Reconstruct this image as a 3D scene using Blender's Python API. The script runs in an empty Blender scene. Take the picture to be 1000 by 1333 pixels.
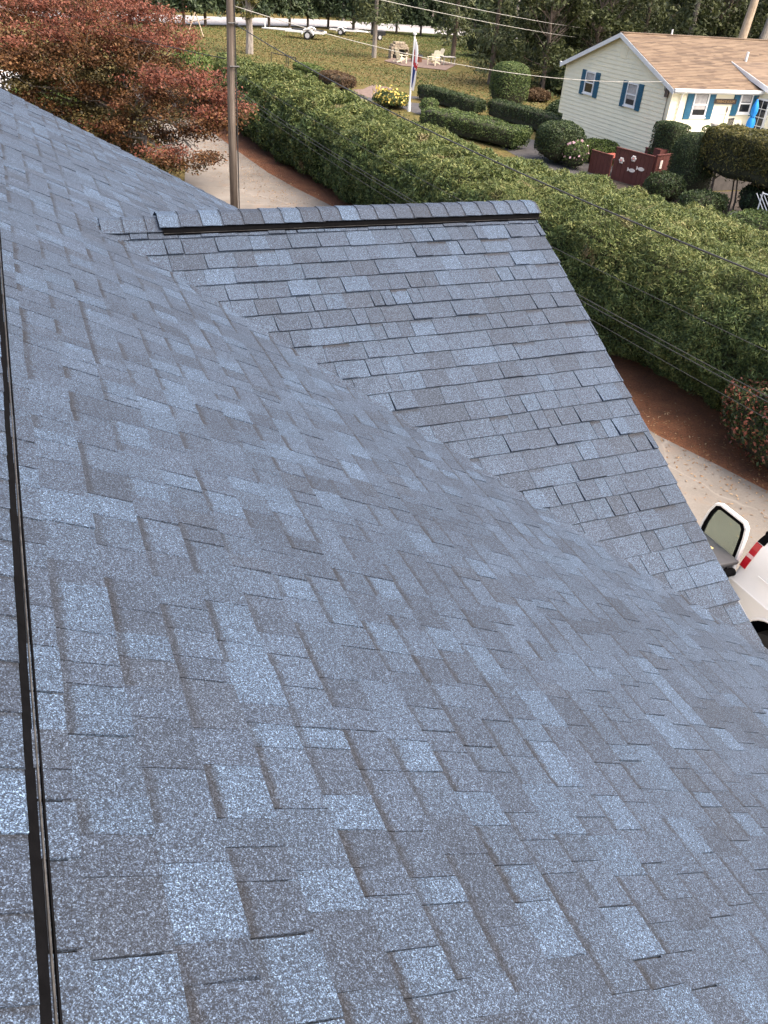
import bpy, bmesh, math, random
import numpy as np
from mathutils import Vector, Matrix

random.seed(7)
RNG = np.random.default_rng(11)
SC = bpy.context.scene
COL = SC.collection

# ------------------------------------------------------------------ camera
CAM_R = ((0.92312923, -0.37817664, 0.06938913),      # right
         (0.3483994, 0.74640702, -0.56700478),       # forward
         (0.16263543, 0.54759382, 0.82078665))       # up
CAM_C = Vector((0.29385, 0.0, 1.23641))
F_PX = 1049.05                                        # focal length for a 1000 px wide picture
cam_d = bpy.data.cameras.new('camera')
cam_d.sensor_fit = 'HORIZONTAL'
cam_d.sensor_width = 36.0
cam_d.lens = F_PX / 1000 * 36.0
cam_d.clip_start = 0.05
cam_d.clip_end = 3000
cam = bpy.data.objects.new('camera', cam_d)
r_, f_, u_ = (Vector(v) for v in CAM_R)
cam.matrix_world = Matrix(((r_.x, u_.x, -f_.x, CAM_C.x), (r_.y, u_.y, -f_.y, CAM_C.y),
                           (r_.z, u_.z, -f_.z, CAM_C.z), (0, 0, 0, 1)))
COL.objects.link(cam)
SC.camera = cam

# ------------------------------------------------------------------ world, sun, exposure
SUN_EL, SUN_AZ = math.radians(56), math.radians(134)   # azimuth clockwise from +y
world = bpy.data.worlds.new('World')
SC.world = world
world.use_nodes = True
wn = world.node_tree
bg = wn.nodes['Background']
sky = wn.nodes.new('ShaderNodeTexSky')
sky.sky_type = 'NISHITA'
sky.sun_disc = False
sky.sun_elevation = SUN_EL
sky.sun_rotation = SUN_AZ
sky.air_density = 0.75
sky.dust_density = 8.0
sky.ozone_density = 0.3
bg.inputs['Strength'].default_value = 0.15
wn.links.new(sky.outputs[0], bg.inputs['Color'])
sun_d = bpy.data.lights.new('sun', 'SUN')
sun_d.energy = 0.55
sun_d.angle = math.radians(75)
sun_d.color = (1.0, 0.95, 0.88)
sun = bpy.data.objects.new('sun', sun_d)
sv = Vector((math.sin(SUN_AZ) * math.cos(SUN_EL), math.cos(SUN_AZ) * math.cos(SUN_EL), math.sin(SUN_EL)))
sun.rotation_euler = sv.to_track_quat('Z', 'Y').to_euler()
COL.objects.link(sun)
SC.view_settings.view_transform = 'Standard'
SC.view_settings.look = 'None'
SC.view_settings.gamma = 1
SC.view_settings.use_curve_mapping = False
SC.view_settings.exposure = 1.86

# ------------------------------------------------------------------ helpers
GZ = -6.264                                            # ground level; 0 is the main ridge of the roof


def tag(o, label=None, cat=None, group=None, kind=None):
    if label: o['label'] = label
    if cat: o['category'] = cat
    if group: o['group'] = group
    if kind: o['kind'] = kind
    return o


def empty(name, loc=(0, 0, 0), label=None, cat=None, group=None, rz=0.0):
    o = bpy.data.objects.new(name, None)
    o.location = loc
    o.rotation_euler = (0, 0, rz)
    o.empty_display_size = 0.1
    COL.objects.link(o)
    return tag(o, label, cat, group)


def link(name, me, m=None, parent=None):
    if m is not None and not me.materials: me.materials.append(m)
    o = bpy.data.objects.new(name, me)
    COL.objects.link(o)
    if parent is not None: adopt(o, parent)
    return o


def world_of(o):
    m = o.matrix_basis
    return world_of(o.parent) @ o.matrix_parent_inverse @ m if o.parent else m


def adopt(o, parent):
    """parent o without moving it (meshes here are modelled at their place in the world)"""
    o.parent = parent
    o.matrix_parent_inverse = world_of(parent).inverted()


def copy_tree(o, parent=None):
    c = o.copy()
    COL.objects.link(c)
    if parent is not None: c.parent = parent
    for ch in list(o.children): copy_tree(ch, c)
    return c


class MB:
    """collects simple solids, then links them as one mesh object"""
    def __init__(self):
        self.v, self.f = [], []

    def add(self, vs, fs):
        n = len(self.v)
        self.v += [tuple(v) for v in vs]
        self.f += [tuple(i + n for i in f) for f in fs]
        return self

    def box(self, c, s, rz=0.0, rx=0.0, ry=0.0):
        M = Matrix.Translation(c) @ Matrix.Rotation(rz, 4, 'Z') @ Matrix.Rotation(ry, 4, 'Y') @ Matrix.Rotation(rx, 4, 'X')
        x, y, z = (q / 2 for q in s)
        vs = [M @ Vector(p) for p in ((-x, -y, -z), (x, -y, -z), (x, y, -z), (-x, y, -z), (-x, -y, z), (x, -y, z), (x, y, z), (-x, y, z))]
        return self.add(vs, ((0, 3, 2, 1), (4, 5, 6, 7), (0, 1, 5, 4), (1, 2, 6, 5), (2, 3, 7, 6), (3, 0, 4, 7)))

    def bb(self, lo, hi):
        return self.box([(a + b) / 2 for a, b in zip(lo, hi)], [abs(b - a) for a, b in zip(lo, hi)])

    def tube(self, pts, rad, n=8, caps=True):
        pts = [Vector(p) for p in pts]
        if not hasattr(rad, '__len__'): rad = [rad] * len(pts)
        rings = []
        for i, p in enumerate(pts):
            d = (pts[min(i + 1, len(pts) - 1)] - pts[max(i - 1, 0)]).normalized()
            a = d.cross(Vector((0, 0, 1)) if abs(d.z) < 0.9 else Vector((1, 0, 0))).normalized()
            b = d.cross(a)
            rings.append([p + (a * math.cos(t) + b * math.sin(t)) * rad[i] for t in (2 * math.pi * k / n for k in range(n))])
        vs = [v for r in rings for v in r]
        fs = [(i * n + k, i * n + (k + 1) % n, (i + 1) * n + (k + 1) % n, (i + 1) * n + k) for i in range(len(pts) - 1) for k in range(n)]
        if caps:
            fs += [tuple(range(n - 1, -1, -1)), tuple(range((len(pts) - 1) * n, len(pts) * n))]
        return self.add(vs, fs)

    def prism(self, poly, vec):
        """poly: list of 3d points (planar), swept by vec"""
        n = len(poly)
        vec = Vector(vec)
        vs = [Vector(p) for p in poly] + [Vector(p) + vec for p in poly]
        fs = [tuple(range(n - 1, -1, -1)), tuple(range(n, 2 * n))] + [(i, (i + 1) % n, n + (i + 1) % n, n + i) for i in range(n)]
        return self.add(vs, fs)

    def ball(self, c, r, n=8, m=6):
        if not hasattr(r, '__len__'): r = (r, r, r)
        vs, fs = [], []
        for i in range(m + 1):
            th = math.pi * i / m
            for k in range(n):
                ph = 2 * math.pi * k / n
                vs.append((c[0] + r[0] * math.sin(th) * math.cos(ph), c[1] + r[1] * math.sin(th) * math.sin(ph), c[2] + r[2] * math.cos(th)))
        for i in range(m):
            for k in range(n):
                fs.append((i * n + k, (i + 1) * n + k, (i + 1) * n + (k + 1) % n, i * n + (k + 1) % n))
        return self.add(vs, fs)

    def mesh(self, name, smooth=False, bevel=0.0):
        me = bpy.data.meshes.new(name)
        me.from_pydata(self.v, [], self.f)
        bm = bmesh.new()
        bm.from_mesh(me)
        bmesh.ops.recalc_face_normals(bm, faces=bm.faces)
        if bevel:
            es = [e for e in bm.edges if len(e.link_faces) == 2 and e.calc_face_angle(0) > 0.5]
            bmesh.ops.bevel(bm, geom=es, offset=bevel, segments=2, affect='EDGES', profile=0.6, clamp_overlap=True)
        bm.to_mesh(me)
        bm.free()
        if smooth:
            me.polygons.foreach_set('use_smooth', [True] * len(me.polygons))
        return me

    def build(self, name, m=None, parent=None, smooth=False, bevel=0.0):
        return link(name, self.mesh(name, smooth, bevel), m, parent)


def quads_mesh(name, V, per=4):
    """V: (n, per, 3) array, one face each"""
    n = len(V)
    me = bpy.data.meshes.new(name)
    me.vertices.add(n * per)
    me.vertices.foreach_set('co', np.ascontiguousarray(V, dtype=np.float32).ravel())
    me.loops.add(n * per)
    me.loops.foreach_set('vertex_index', np.arange(n * per, dtype=np.int32))
    me.polygons.add(n)
    me.polygons.foreach_set('loop_start', np.arange(0, n * per, per, dtype=np.int32))
    me.polygons.foreach_set('loop_total', np.full(n, per, dtype=np.int32))
    me.update(calc_edges=True)
    return me


def vnoise(P, scale=1.0, seed=0):
    """value noise, P (n,3) -> (n,) in 0..1"""
    P = np.asarray(P, float) * scale + seed * 17.31
    i = np.floor(P).astype(np.int64)
    t = P - i
    t = t * t * (3 - 2 * t)

    def h(a):
        n = (a[:, 0] * 374761393 + a[:, 1] * 668265263 + a[:, 2] * 2147483647) & 0xffffffff
        n = ((n ^ (n >> 13)) * 1274126177) & 0xffffffff
        return ((n ^ (n >> 16)) & 0xffff) / 65535.0
    out = np.zeros(len(P))
    for dx in (0, 1):
        for dy in (0, 1):
            for dz in (0, 1):
                w = (t[:, 0] if dx else 1 - t[:, 0]) * (t[:, 1] if dy else 1 - t[:, 1]) * (t[:, 2] if dz else 1 - t[:, 2])
                out += w * h(i + np.array([dx, dy, dz]))
    return out


def fnoise(P, scale, seed=0):
    return (vnoise(P, scale, seed) + 0.5 * vnoise(P, scale * 2.1, seed + 1) + 0.25 * vnoise(P, scale * 4.3, seed + 2)) / 1.75


def unit(a):
    return a / np.maximum(np.linalg.norm(a, axis=-1, keepdims=True), 1e-9)


def leaf_quads(C, N, length, width, spread=0.8, droop=0.0):
    """diamond leaves at C, roughly facing N"""
    n = len(C)
    nn = unit(N + RNG.normal(0, spread, (n, 3)))
    a = unit(np.cross(nn, RNG.normal(0, 1, (n, 3))))
    a[:, 2] -= droop
    a = unit(a)
    b = unit(np.cross(nn, a))
    L = (length * RNG.uniform(0.6, 1.3, n))[:, None]
    W = (width * RNG.uniform(0.7, 1.25, n))[:, None]
    bend = nn * L * RNG.uniform(-0.12, 0.2, n)[:, None]
    return np.stack([C - a * L / 2, C + b * W / 2 + bend - a * L * 0.05, C + a * L / 2, C - b * W / 2 + bend - a * L * 0.05], axis=1)


# ------------------------------------------------------------------ materials
class NT:
    def __init__(self, name):
        self.m = bpy.data.materials.new(name)
        self.m.use_nodes = True
        self.t = self.m.node_tree
        self.n = self.t.nodes
        self.b = self.n['Principled BSDF']

    def node(self, kind, **kw):
        nd = self.n.new(kind)
        for k, v in kw.items():
            if k.startswith('i_'):
                key = k[2:]
                nd.inputs[int(key) if key.isdigit() else key.replace('_', ' ')].default_value = v
            else: setattr(nd, k, v)
        return nd

    def l(self, a, b): self.t.links.new(a, b)

    def ramp(self, src, stops, interp='LINEAR'):
        r = self.node('ShaderNodeValToRGB')
        cr = r.color_ramp
        cr.interpolation = interp
        while len(cr.elements) < len(stops): cr.elements.new(0.5)
        for e, (p, c) in zip(cr.elements, stops):
            e.position = p
            e.color = (*c, 1) if len(c) == 3 else c
        self.l(src, r.inputs['Fac'])
        return r.outputs['Color']

    def mix(self, fac, a, b, mode='MIX'):
        x = self.node('ShaderNodeMix', data_type='RGBA', blend_type=mode)
        x.clamp_factor = True
        for sock, val in ((x.inputs['Factor'], fac), (x.inputs['A'], a), (x.inputs['B'], b)):
            if hasattr(val, 'is_output'): self.l(val, sock)
            elif isinstance(val, (int, float)): sock.default_value = val
            else: sock.default_value = (*val, 1)
        return x.outputs['Result']

    def math(self, op, a, b=None, clamp=False):
        x = self.node('ShaderNodeMath', operation=op, use_clamp=clamp)
        for i, val in enumerate((a, b)):
            if val is None: continue
            if hasattr(val, 'is_output'): self.l(val, x.inputs[i])
            else: x.inputs[i].default_value = val
        return x.outputs[0]

    def pos(self):
        if not hasattr(self, '_p'): self._p = self.node('ShaderNodeNewGeometry')
        return self._p.outputs['Position']

    def noise(self, scale, detail=3.0, rough=0.55, vec=None):
        x = self.node('ShaderNodeTexNoise')
        x.inputs['Scale'].default_value = scale
        x.inputs['Detail'].default_value = detail
        x.inputs['Roughness'].default_value = rough
        self.l(vec if vec is not None else self.pos(), x.inputs['Vector'])
        return x.outputs['Fac']

    def bump(self, h, strength, dist=0.01):
        x = self.node('ShaderNodeBump')
        x.inputs['Strength'].default_value = strength
        x.inputs['Distance'].default_value = dist
        self.l(h, x.inputs['Height'])
        self.l(x.outputs[0], self.b.inputs['Normal'])


def srgb(h):
    h = h.lstrip('#')
    return tuple((c / 12.92 if c <= 0.04045 else ((c + 0.055) / 1.055) ** 2.4) for c in (int(h[i:i + 2], 16) / 255 for i in (0, 2, 4)))


def sc(c, k): return tuple(q * k for q in c)


def simple(name, c, rough=0.7, var=0.25, scale=6.0, bump=0.0, bscale=60.0, spec=0.4, metallic=0.0):
    t = NT(name)
    n = t.noise(scale, 5, 0.6)
    t.l(t.ramp(n, [(0.3, sc(c, 1 - var)), (0.7, sc(c, 1 + var * 0.6))]), t.b.inputs['Base Color'])
    t.b.inputs['Roughness'].default_value = rough
    t.b.inputs['Specular IOR Level'].default_value = spec
    t.b.inputs['Metallic'].default_value = metallic
    if bump: t.bump(t.noise(bscale, 3), bump, 0.004)
    return t.m


def leafmat(name, cols, rough=0.55, trans=0.25, clump=0.6, clump_scale=1.2, extra=None):
    """cols: [(pos, colour)...] over a per-leaf random value mixed with a clump noise; leaf colours"""
    t = NT(name)
    g = t.node('ShaderNodeNewGeometry')
    rnd = g.outputs['Random Per Island']
    n = t.noise(clump_scale, 3, 0.6)
    n2 = t.math('MULTIPLY', t.math('SUBTRACT', n, 0.5), 2.2 * clump)
    v = t.math('ADD', t.math('MULTIPLY', rnd, 0.9), n2, clamp=True)
    col = t.ramp(v, cols)
    if extra is not None:                                # dead patches: (scale, threshold, colour)
        e = t.noise(extra[0], 2, 0.5)
        f = t.ramp(e, [(extra[1], (0, 0, 0)), (extra[1] + 0.07, (1, 1, 1))])
        col = t.mix(t.math('MULTIPLY', f, 0.85), col, extra[2])
    t.l(col, t.b.inputs['Base Color'])
    t.b.inputs['Roughness'].default_value = rough
    t.b.inputs['Specular IOR Level'].default_value = 0.25
    tr = t.node('ShaderNodeBsdfTranslucent')
    t.l(col, tr.inputs['Color'])
    ms = t.node('ShaderNodeMixShader')
    ms.inputs[0].default_value = trans
    t.l(t.b.outputs[0], ms.inputs[1])
    t.l(tr.outputs[0], ms.inputs[2])
    t.l(ms.outputs[0], t.n['Material Output'].inputs['Surface'])
    return t.m


def shingle_mat():
    t = NT('asphalt_granules')
    at = t.node('ShaderNodeAttribute', attribute_name='tint')
    uv = t.node('ShaderNodeUVMap', uv_map='UVMap')
    sep = t.node('ShaderNodeSeparateXYZ')
    t.l(uv.outputs[0], sep.inputs[0])
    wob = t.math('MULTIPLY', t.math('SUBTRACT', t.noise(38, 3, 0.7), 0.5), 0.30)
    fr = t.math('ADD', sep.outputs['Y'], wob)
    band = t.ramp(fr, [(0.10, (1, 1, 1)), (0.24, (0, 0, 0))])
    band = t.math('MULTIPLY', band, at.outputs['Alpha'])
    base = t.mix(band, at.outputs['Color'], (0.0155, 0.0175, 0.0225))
    vo = t.node('ShaderNodeTexVoronoi', i_Scale=500.0)
    t.l(t.pos(), vo.inputs['Vector'])
    sv_ = t.node('ShaderNodeSeparateColor')
    t.l(vo.outputs['Color'], sv_.inputs[0])
    vo2 = t.node('ShaderNodeTexVoronoi', i_Scale=280.0)
    t.l(t.pos(), vo2.inputs['Vector'])
    sv2 = t.node('ShaderNodeSeparateColor')
    t.l(vo2.outputs['Color'], sv2.inputs[0])
    k1 = t.ramp(sv_.outputs[0], [(0.0, (0.27, 0.27, 0.28)), (0.30, (0.58, 0.58, 0.59)), (0.60, (1.03, 1.03, 1.03)), (0.80, (2.05, 2.05, 2.05))], 'CONSTANT')
    k2 = t.ramp(sv2.outputs[1], [(0.0, (0.70, 0.70, 0.70)), (0.45, (0.95, 0.95, 0.95)), (0.80, (1.6, 1.58, 1.5))], 'CONSTANT')
    col = t.mix(1.0, t.mix(1.0, base, k1, 'MULTIPLY'), k2, 'MULTIPLY')
    big = t.ramp(t.noise(1.7, 4, 0.6), [(0.25, (0.86, 0.86, 0.86)), (0.75, (1.12, 1.12, 1.12))])
    col = t.mix(1.0, col, big, 'MULTIPLY')
    t.l(col, t.b.inputs['Base Color'])
    t.b.inputs['Roughness'].default_value = 0.75
    t.b.inputs['Specular IOR Level'].default_value = 0.35
    h = t.math('ADD', sv_.outputs[0], t.math('MULTIPLY', t.noise(60, 2), 1.5))
    t.bump(h, 0.35, 0.0015)
    return t.m


M = {}
M['shingle'] = shingle_mat()
M['black_plastic'] = simple('black_plastic', (0.004, 0.004, 0.0045), 0.9, 0.3, 30, spec=0.03)
M['vent_grey'] = simple('weathered_vent_lip', (0.055, 0.053, 0.050), 0.7, 0.6, 40, spec=0.2)
M['white_trim'] = simple('white_trim', (0.74, 0.74, 0.72), 0.5, 0.08, 3)
M['white_paint'] = simple('white_vehicle_paint', (0.80, 0.80, 0.79), 0.22, 0.03, 2, spec=0.5)
M['siding_home'] = simple('beige_siding', (0.55, 0.52, 0.45), 0.6, 0.08, 2)
M['wood_pole'] = None


def wood_pole():
    t = NT('weathered_pole_wood')
    mp = t.node('ShaderNodeMapping')
    mp.inputs['Scale'].default_value = (14, 14, 0.5)
    t.l(t.pos(), mp.inputs['Vector'])
    n = t.noise(2.2, 5, 0.65, mp.outputs[0])
    t.l(t.ramp(n, [(0.3, (0.06, 0.043, 0.032)), (0.5, (0.125, 0.098, 0.076)), (0.75, (0.21, 0.175, 0.145))]), t.b.inputs['Base Color'])
    t.b.inputs['Roughness'].default_value = 0.85
    t.bump(n, 0.6, 0.02)
    return t.m


M['wood_pole'] = wood_pole()


def bark(name, a, b):
    t = NT(name)
    mp = t.node('ShaderNodeMapping')
    mp.inputs['Scale'].default_value = (6, 6, 1.2)
    t.l(t.pos(), mp.inputs['Vector'])
    n = t.noise(2.0, 5, 0.7, mp.outputs[0])
    t.l(t.ramp(n, [(0.35, a), (0.7, b)]), t.b.inputs['Base Color'])
    t.b.inputs['Roughness'].default_value = 0.9
    t.bump(n, 0.8, 0.05)
    return t.m


M['bark_brown'] = bark('brown_bark', (0.07, 0.05, 0.038), (0.20, 0.155, 0.12))
M['bark_grey'] = bark('grey_bark', (0.15, 0.13, 0.11), (0.36, 0.32, 0.27))
M['bark_tan'] = bark('tan_bark', (0.30, 0.22, 0.15), (0.50, 0.40, 0.29))
M['twigs'] = simple('inner_twigs', (0.035, 0.036, 0.020), 0.95, 0.4, 5)
M['wire'] = simple('cable_jacket', (0.032, 0.031, 0.03), 0.5, 0.3, 3)
M['wire_pale'] = simple('bare_aluminium_cable', (0.30, 0.29, 0.26), 0.5, 0.2, 3)
M['glass_dark'] = simple('dark_window_glass', (0.02, 0.022, 0.025), 0.06, 0.1, 1, spec=0.6)


def lawn_mat():
    t = NT('autumn_lawn')
    p = t.pos()
    n1 = t.noise(0.09, 4, 0.6)
    n2 = t.noise(0.9, 5, 0.7)
    n3 = t.noise(22, 3, 0.7)
    sx = t.node('ShaderNodeSeparateXYZ')
    t.l(p, sx.inputs[0])
    # greener to the east, browner to the west
    gx = t.math('MULTIPLY', t.math('SUBTRACT', sx.outputs['X'], 37.0), 0.09, clamp=True)
    f = t.math('ADD', t.math('MULTIPLY', t.math('SUBTRACT', n1, 0.5), 2.0), t.math('ADD', t.math('MULTIPLY', t.math('SUBTRACT', n2, 0.5), 1.7), t.math('ADD', 0.12, t.math('MULTIPLY', gx, 0.7))), clamp=True)
    col = t.ramp(f, [(0.0, (0.1242, 0.0958, 0.0380)), (0.4, (0.0972, 0.0862, 0.0305)), (0.75, (0.0642, 0.0777, 0.0218)), (1.0, (0.0455, 0.0681, 0.0171))])
    k = t.mix(1.0, t.ramp(n3, [(0.3, (0.7, 0.7, 0.7)), (0.7, (1.25, 1.25, 1.25))]), t.ramp(t.noise(3.2, 5, 0.8), [(0.36, (0.62, 0.64, 0.6)), (0.62, (1.2, 1.18, 1.15))]), 'MULTIPLY')
    t.l(t.mix(1.0, col, k, 'MULTIPLY'), t.b.inputs['Base Color'])
    t.b.inputs['Roughness'].default_value = 0.95
    t.b.inputs['Specular IOR Level'].default_value = 0.1
    t.bump(n3, 0.8, 0.03)
    return t.m


def concrete_mat():
    t = NT('tan_concrete')
    n = t.noise(0.55, 6, 0.65)
    n2 = t.noise(30, 4, 0.7)
    col = t.ramp(n, [(0.3, (0.1156, 0.1011, 0.0849)), (0.5, (0.1576, 0.1409, 0.1202)), (0.7, (0.1962, 0.1770, 0.1540))])
    col = t.mix(1.0, col, t.ramp(n2, [(0.3, (0.85, 0.85, 0.85)), (0.7, (1.12, 1.12, 1.12))]), 'MULTIPLY')
    vo = t.node('ShaderNodeTexVoronoi', feature='DISTANCE_TO_EDGE', i_Scale=0.28)
    nd = t.node('ShaderNodeTexNoise', i_Scale=1.2)
    t.l(t.pos(), nd.inputs['Vector'])
    ad = t.node('ShaderNodeMixRGB', blend_type='ADD')
    ad.inputs[0].default_value = 0.5
    t.l(t.pos(), ad.inputs[1])
    t.l(nd.outputs['Color'], ad.inputs[2])
    t.l(ad.outputs[0], vo.inputs['Vector'])
    cr = t.ramp(vo.outputs['Distance'], [(0.002, (1, 1, 1)), (0.007, (0, 0, 0))])
    col = t.mix(t.math('MULTIPLY', cr, 0.16), col, (0.44, 0.40, 0.35))
    dirt = t.ramp(t.noise(1.6, 5, 0.7), [(0.54, (0, 0, 0)), (0.74, (1, 1, 1))])
    col = t.mix(t.math('MULTIPLY', dirt, 0.5), col, (0.22, 0.14, 0.085))
    t.l(col, t.b.inputs['Base Color'])
    t.b.inputs['Roughness'].default_value = 0.9
    t.bump(n2, 0.3, 0.006)
    return t.m


def mulch_mat():
    t = NT('pine_needle_mulch')
    n = t.noise(1.3, 5, 0.7)
    n2 = t.noise(28, 4, 0.75)
    col = t.ramp(n, [(0.25, (0.0738, 0.0325, 0.0143)), (0.55, (0.1519, 0.0589, 0.0232)), (0.8, (0.2040, 0.0969, 0.0422))])
    col = t.mix(1.0, col, t.ramp(n2, [(0.3, (0.5, 0.5, 0.5)), (0.7, (1.5, 1.45, 1.4))]), 'MULTIPLY')
    t.l(col, t.b.inputs['Base Color'])
    t.b.inputs['Roughness'].default_value = 0.95
    t.bump(n2, 1.0, 0.03)
    return t.m


M['lawn'] = lawn_mat()
M['concrete'] = concrete_mat()
M['mulch'] = mulch_mat()
M['asphalt'] = simple('worn_asphalt', (0.060, 0.056, 0.056), 0.9, 0.3, 3, 0.4, 40)
M['street'] = simple('pale_road', (0.32, 0.31, 0.31), 0.9, 0.25, 0.8)
M['brick_path'] = simple('pink_brick', (0.15, 0.105, 0.085), 0.85, 0.35, 5)

# ------------------------------------------------------------------ setting
def sheet(name, poly, z, m):
    o = MB().add([(x, y, z) for x, y in poly], [tuple(range(len(poly)))]).build(name, m)
    return tag(o, kind='structure')


sheet('lawn', [(-500, -300), (900, -300), (900, 900), (-500, 900)], GZ, M['lawn'])
sheet('driveway', [(4.3, -9), (12.6, -9), (12.3, 6.0), (11.9, 8.4), (11.6, 9.5), (11.2, 10.8), (10.75, 14.5), (10.6, 20), (10.45, 28), (9.85, 31), (9.5, 33.4), (9.2, 38.6), (8.9, 46), (5.9, 46), (6.5, 35.0), (5.6, 30.5), (4.3, 27)], GZ + 0.008, M['concrete'])
sheet('mulch_strip', [(10.2, -9), (15.5, -9), (15.5, 14), (13.5, 18), (13, 30), (12.2, 47), (8.6, 47), (9.0, 38.6), (9.3, 33.4), (10.0, 29), (10.3, 22), (10.4, 14.5), (10.9, 10.8), (11.4, 9.2), (11.8, 6)], GZ + 0.004, M['mulch'])
sheet('side_street', [(-80, 50.5), (8, 51.0), (9, 47), (22, 52), (26, 53.5), (20, 57), (8, 56.2), (-80, 56.0)], GZ + 0.004, M['asphalt'])
sheet('back_road', [(-60, 104.0), (20, 101.0), (36, 106.5), (50, 104), (70, 100), (120, 90), (125, 101), (75, 112), (56, 116), (40, 118), (24, 113), (-60, 116)], GZ + 0.004, M['street'])
sheet('neighbour_drive', [(22.0, 52.5), (24.2, 51.2), (25.1, 47.0), (25.4, 41.3), (26.3, 37.5), (26.6, 30), (22.4, 30), (22.4, 35), (23.0, 40), (23.5, 44.5), (22.3, 47.5)], GZ + 0.008, M['asphalt'])
sheet('planting_bed', [(22.2, 31.0), (22.0, 18), (30, 17), (30, 28.55), (27.9, 28.55), (27.2, 31.6), (24.0, 31.6)], GZ + 0.012, simple('shade_toned_bed_soil', (0.045, 0.034, 0.025), .95, .4, 3, .6, 20))  # planted ground, its soil darkened to imitate shade below hedge and shrubs
sheet('brick_path', [(20.9, 56.2), (21.9, 52.0), (23.0, 52.2), (25.0, 57.5), (24.2, 59.0), (22.5, 56.6)], GZ + 0.010, M['brick_path'])

# ------------------------------------------------------------------ the shingled house under the camera
PA, PB = 0.4811, 0.4754                                # roof pitches (main, cross gable)
ZB, YB, XE, YEND = -0.3305, 5.725, 4.0151, 9.8342      # cross ridge height / place, its rake, far rake of the main roof
EXPO, S0, T0 = 0.143, 0.22, 0.34
CA, SA, CB, SB = math.cos(PA), math.sin(PA), math.cos(PB), math.sin(PB)
EAVE_S = 5.15
house = empty('shingled_house', (0, 4.0, GZ), 'house under the camera, its cross gabled roof laid with blue grey asphalt shingles', 'house')


def P_A(y, s, h): return (s * CA + h * SA, y, -s * SA + h * CA)                       # main slope facing +x
def P_L(y, s, h): return (-s * CA - h * SA, y, -s * SA + h * CA)                      # its other slope
def P_B(x, t, h): return (x, YB - t * CB - h * SB, ZB - t * SB + h * CB)              # gable slope facing the camera
def P_K(x, t, h): return (x, YB + t * CB + h * SB, ZB - t * SB + h * CB)              # gable slope facing away


def clip(poly, n, d):
    """keep n.p <= d of a convex 2d polygon"""
    out = []
    for i, a in enumerate(poly):
        b = poly[(i + 1) % len(poly)]
        da, db = n[0] * a[0] + n[1] * a[1] - d, n[0] * b[0] + n[1] * b[1] - d
        if da <= 0: out.append(a)
        if da * db < 0:
            t = da / (da - db)
            out.append((a[0] + t * (b[0] - a[0]), a[1] + t * (b[1] - a[1])))
    return out


TINTS = [((0.0549, 0.0850, 0.1316), 0.19), ((0.0405, 0.0590, 0.0899), 0.40), ((0.0326, 0.0452, 0.0685), 0.25), ((0.0244, 0.0325, 0.0481), 0.12), ((0.0288, 0.0362, 0.0503), 0.04)]


def pick_tint(soft=1.0):
    r = random.random()
    for c, w in TINTS:
        r -= w
        if r <= 0: break
    k = random.uniform(0.88, 1.12)
    m = (0.0391, 0.0570, 0.0872)
    return tuple((m[i] + (c[i] - m[i]) * soft) * k for i in range(3))


def piece(P, poly, s_up, s_dn, h_up, h_dn, tint, band):
    """one slab of shingle: (verts, faces, uv per vertex, tint)"""
    n = len(poly)
    hh = [h_up + (h_dn - h_up) * (s - s_up) / (s_dn - s_up) for u, s in poly]
    vs = [P(u, s, h) for (u, s), h in zip(poly, hh)] + [P(u, s, -0.004) for u, s in poly]
    uv = [(u, (s - (s_dn - EXPO)) / EXPO) for u, s in poly] * 2
    fs = [tuple(range(n))] + [(i, n + i, n + (i + 1) % n, (i + 1) % n) for i in range(n)]
    return vs, fs, uv, (*tint, band)


def course_pieces(P, u0, u1, s_list, clips, flip, soft=1.0, band_p=0.3, thick=1.0, wide=1.0):
    """teeth and the strip behind them, course by course; clips(u,s) half planes"""
    out = []
    LAP = 0.022
    for s_dn in s_list:
        s_up = s_dn - EXPO - LAP
        u = u0 - random.uniform(0, 0.2)
        while u < u1:
            w = random.choice((0.075, 0.095, 0.11, 0.125, 0.14, 0.16, 0.185)) * random.uniform(0.9, 1.1) * wide
            a, b = max(u, u0), min(u + w, u1)
            u += w
            if b - a < 0.012: continue
            tooth = random.random() < 0.52
            lift = random.choice((0, 0, 0, 0, 0, 0.001, 0.002, 0.0035)) if tooth else 0
            sk = random.uniform(-0.006, 0.006) if tooth else 0
            g = random.choice((0.0006, 0.001, 0.0015, 0.0021))
            jag = random.uniform(-0.0025, 0.0025)
            poly = [(a + g, max(s_up, 0.0)), (b - g, max(s_up, 0.0)), (b - g - sk, s_dn + jag), (a + g + sk, s_dn + jag)]
            for n, d in clips:
                if poly: poly = clip(poly, n, d)
            if len(poly) < 3: continue
            if flip: poly = poly[::-1]
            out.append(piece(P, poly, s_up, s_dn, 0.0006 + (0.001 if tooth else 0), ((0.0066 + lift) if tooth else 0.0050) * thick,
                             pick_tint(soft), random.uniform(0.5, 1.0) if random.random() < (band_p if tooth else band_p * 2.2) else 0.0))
    return out


def pieces_mesh(name, ps):
    vs, fs, uvs, tints = [], [], [], []
    for v, f, uv, t in ps:
        n = len(vs)
        vs += v
        for q in f:
            fs.append(tuple(i + n for i in q))
            uvs += [uv[i] for i in q]
            tints += [t] * len(q)
    me = bpy.data.meshes.new(name)
    me.from_pydata(vs, [], fs)
    ul = me.uv_layers.new(name='UVMap')
    ul.data.foreach_set('uv', np.array(uvs, dtype=np.float32).ravel())
    ca = me.color_attributes.new('tint', 'FLOAT_COLOR', 'CORNER')
    ca.data.foreach_set('color', np.array(tints, dtype=np.float32).ravel())
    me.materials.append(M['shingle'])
    return me


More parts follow.
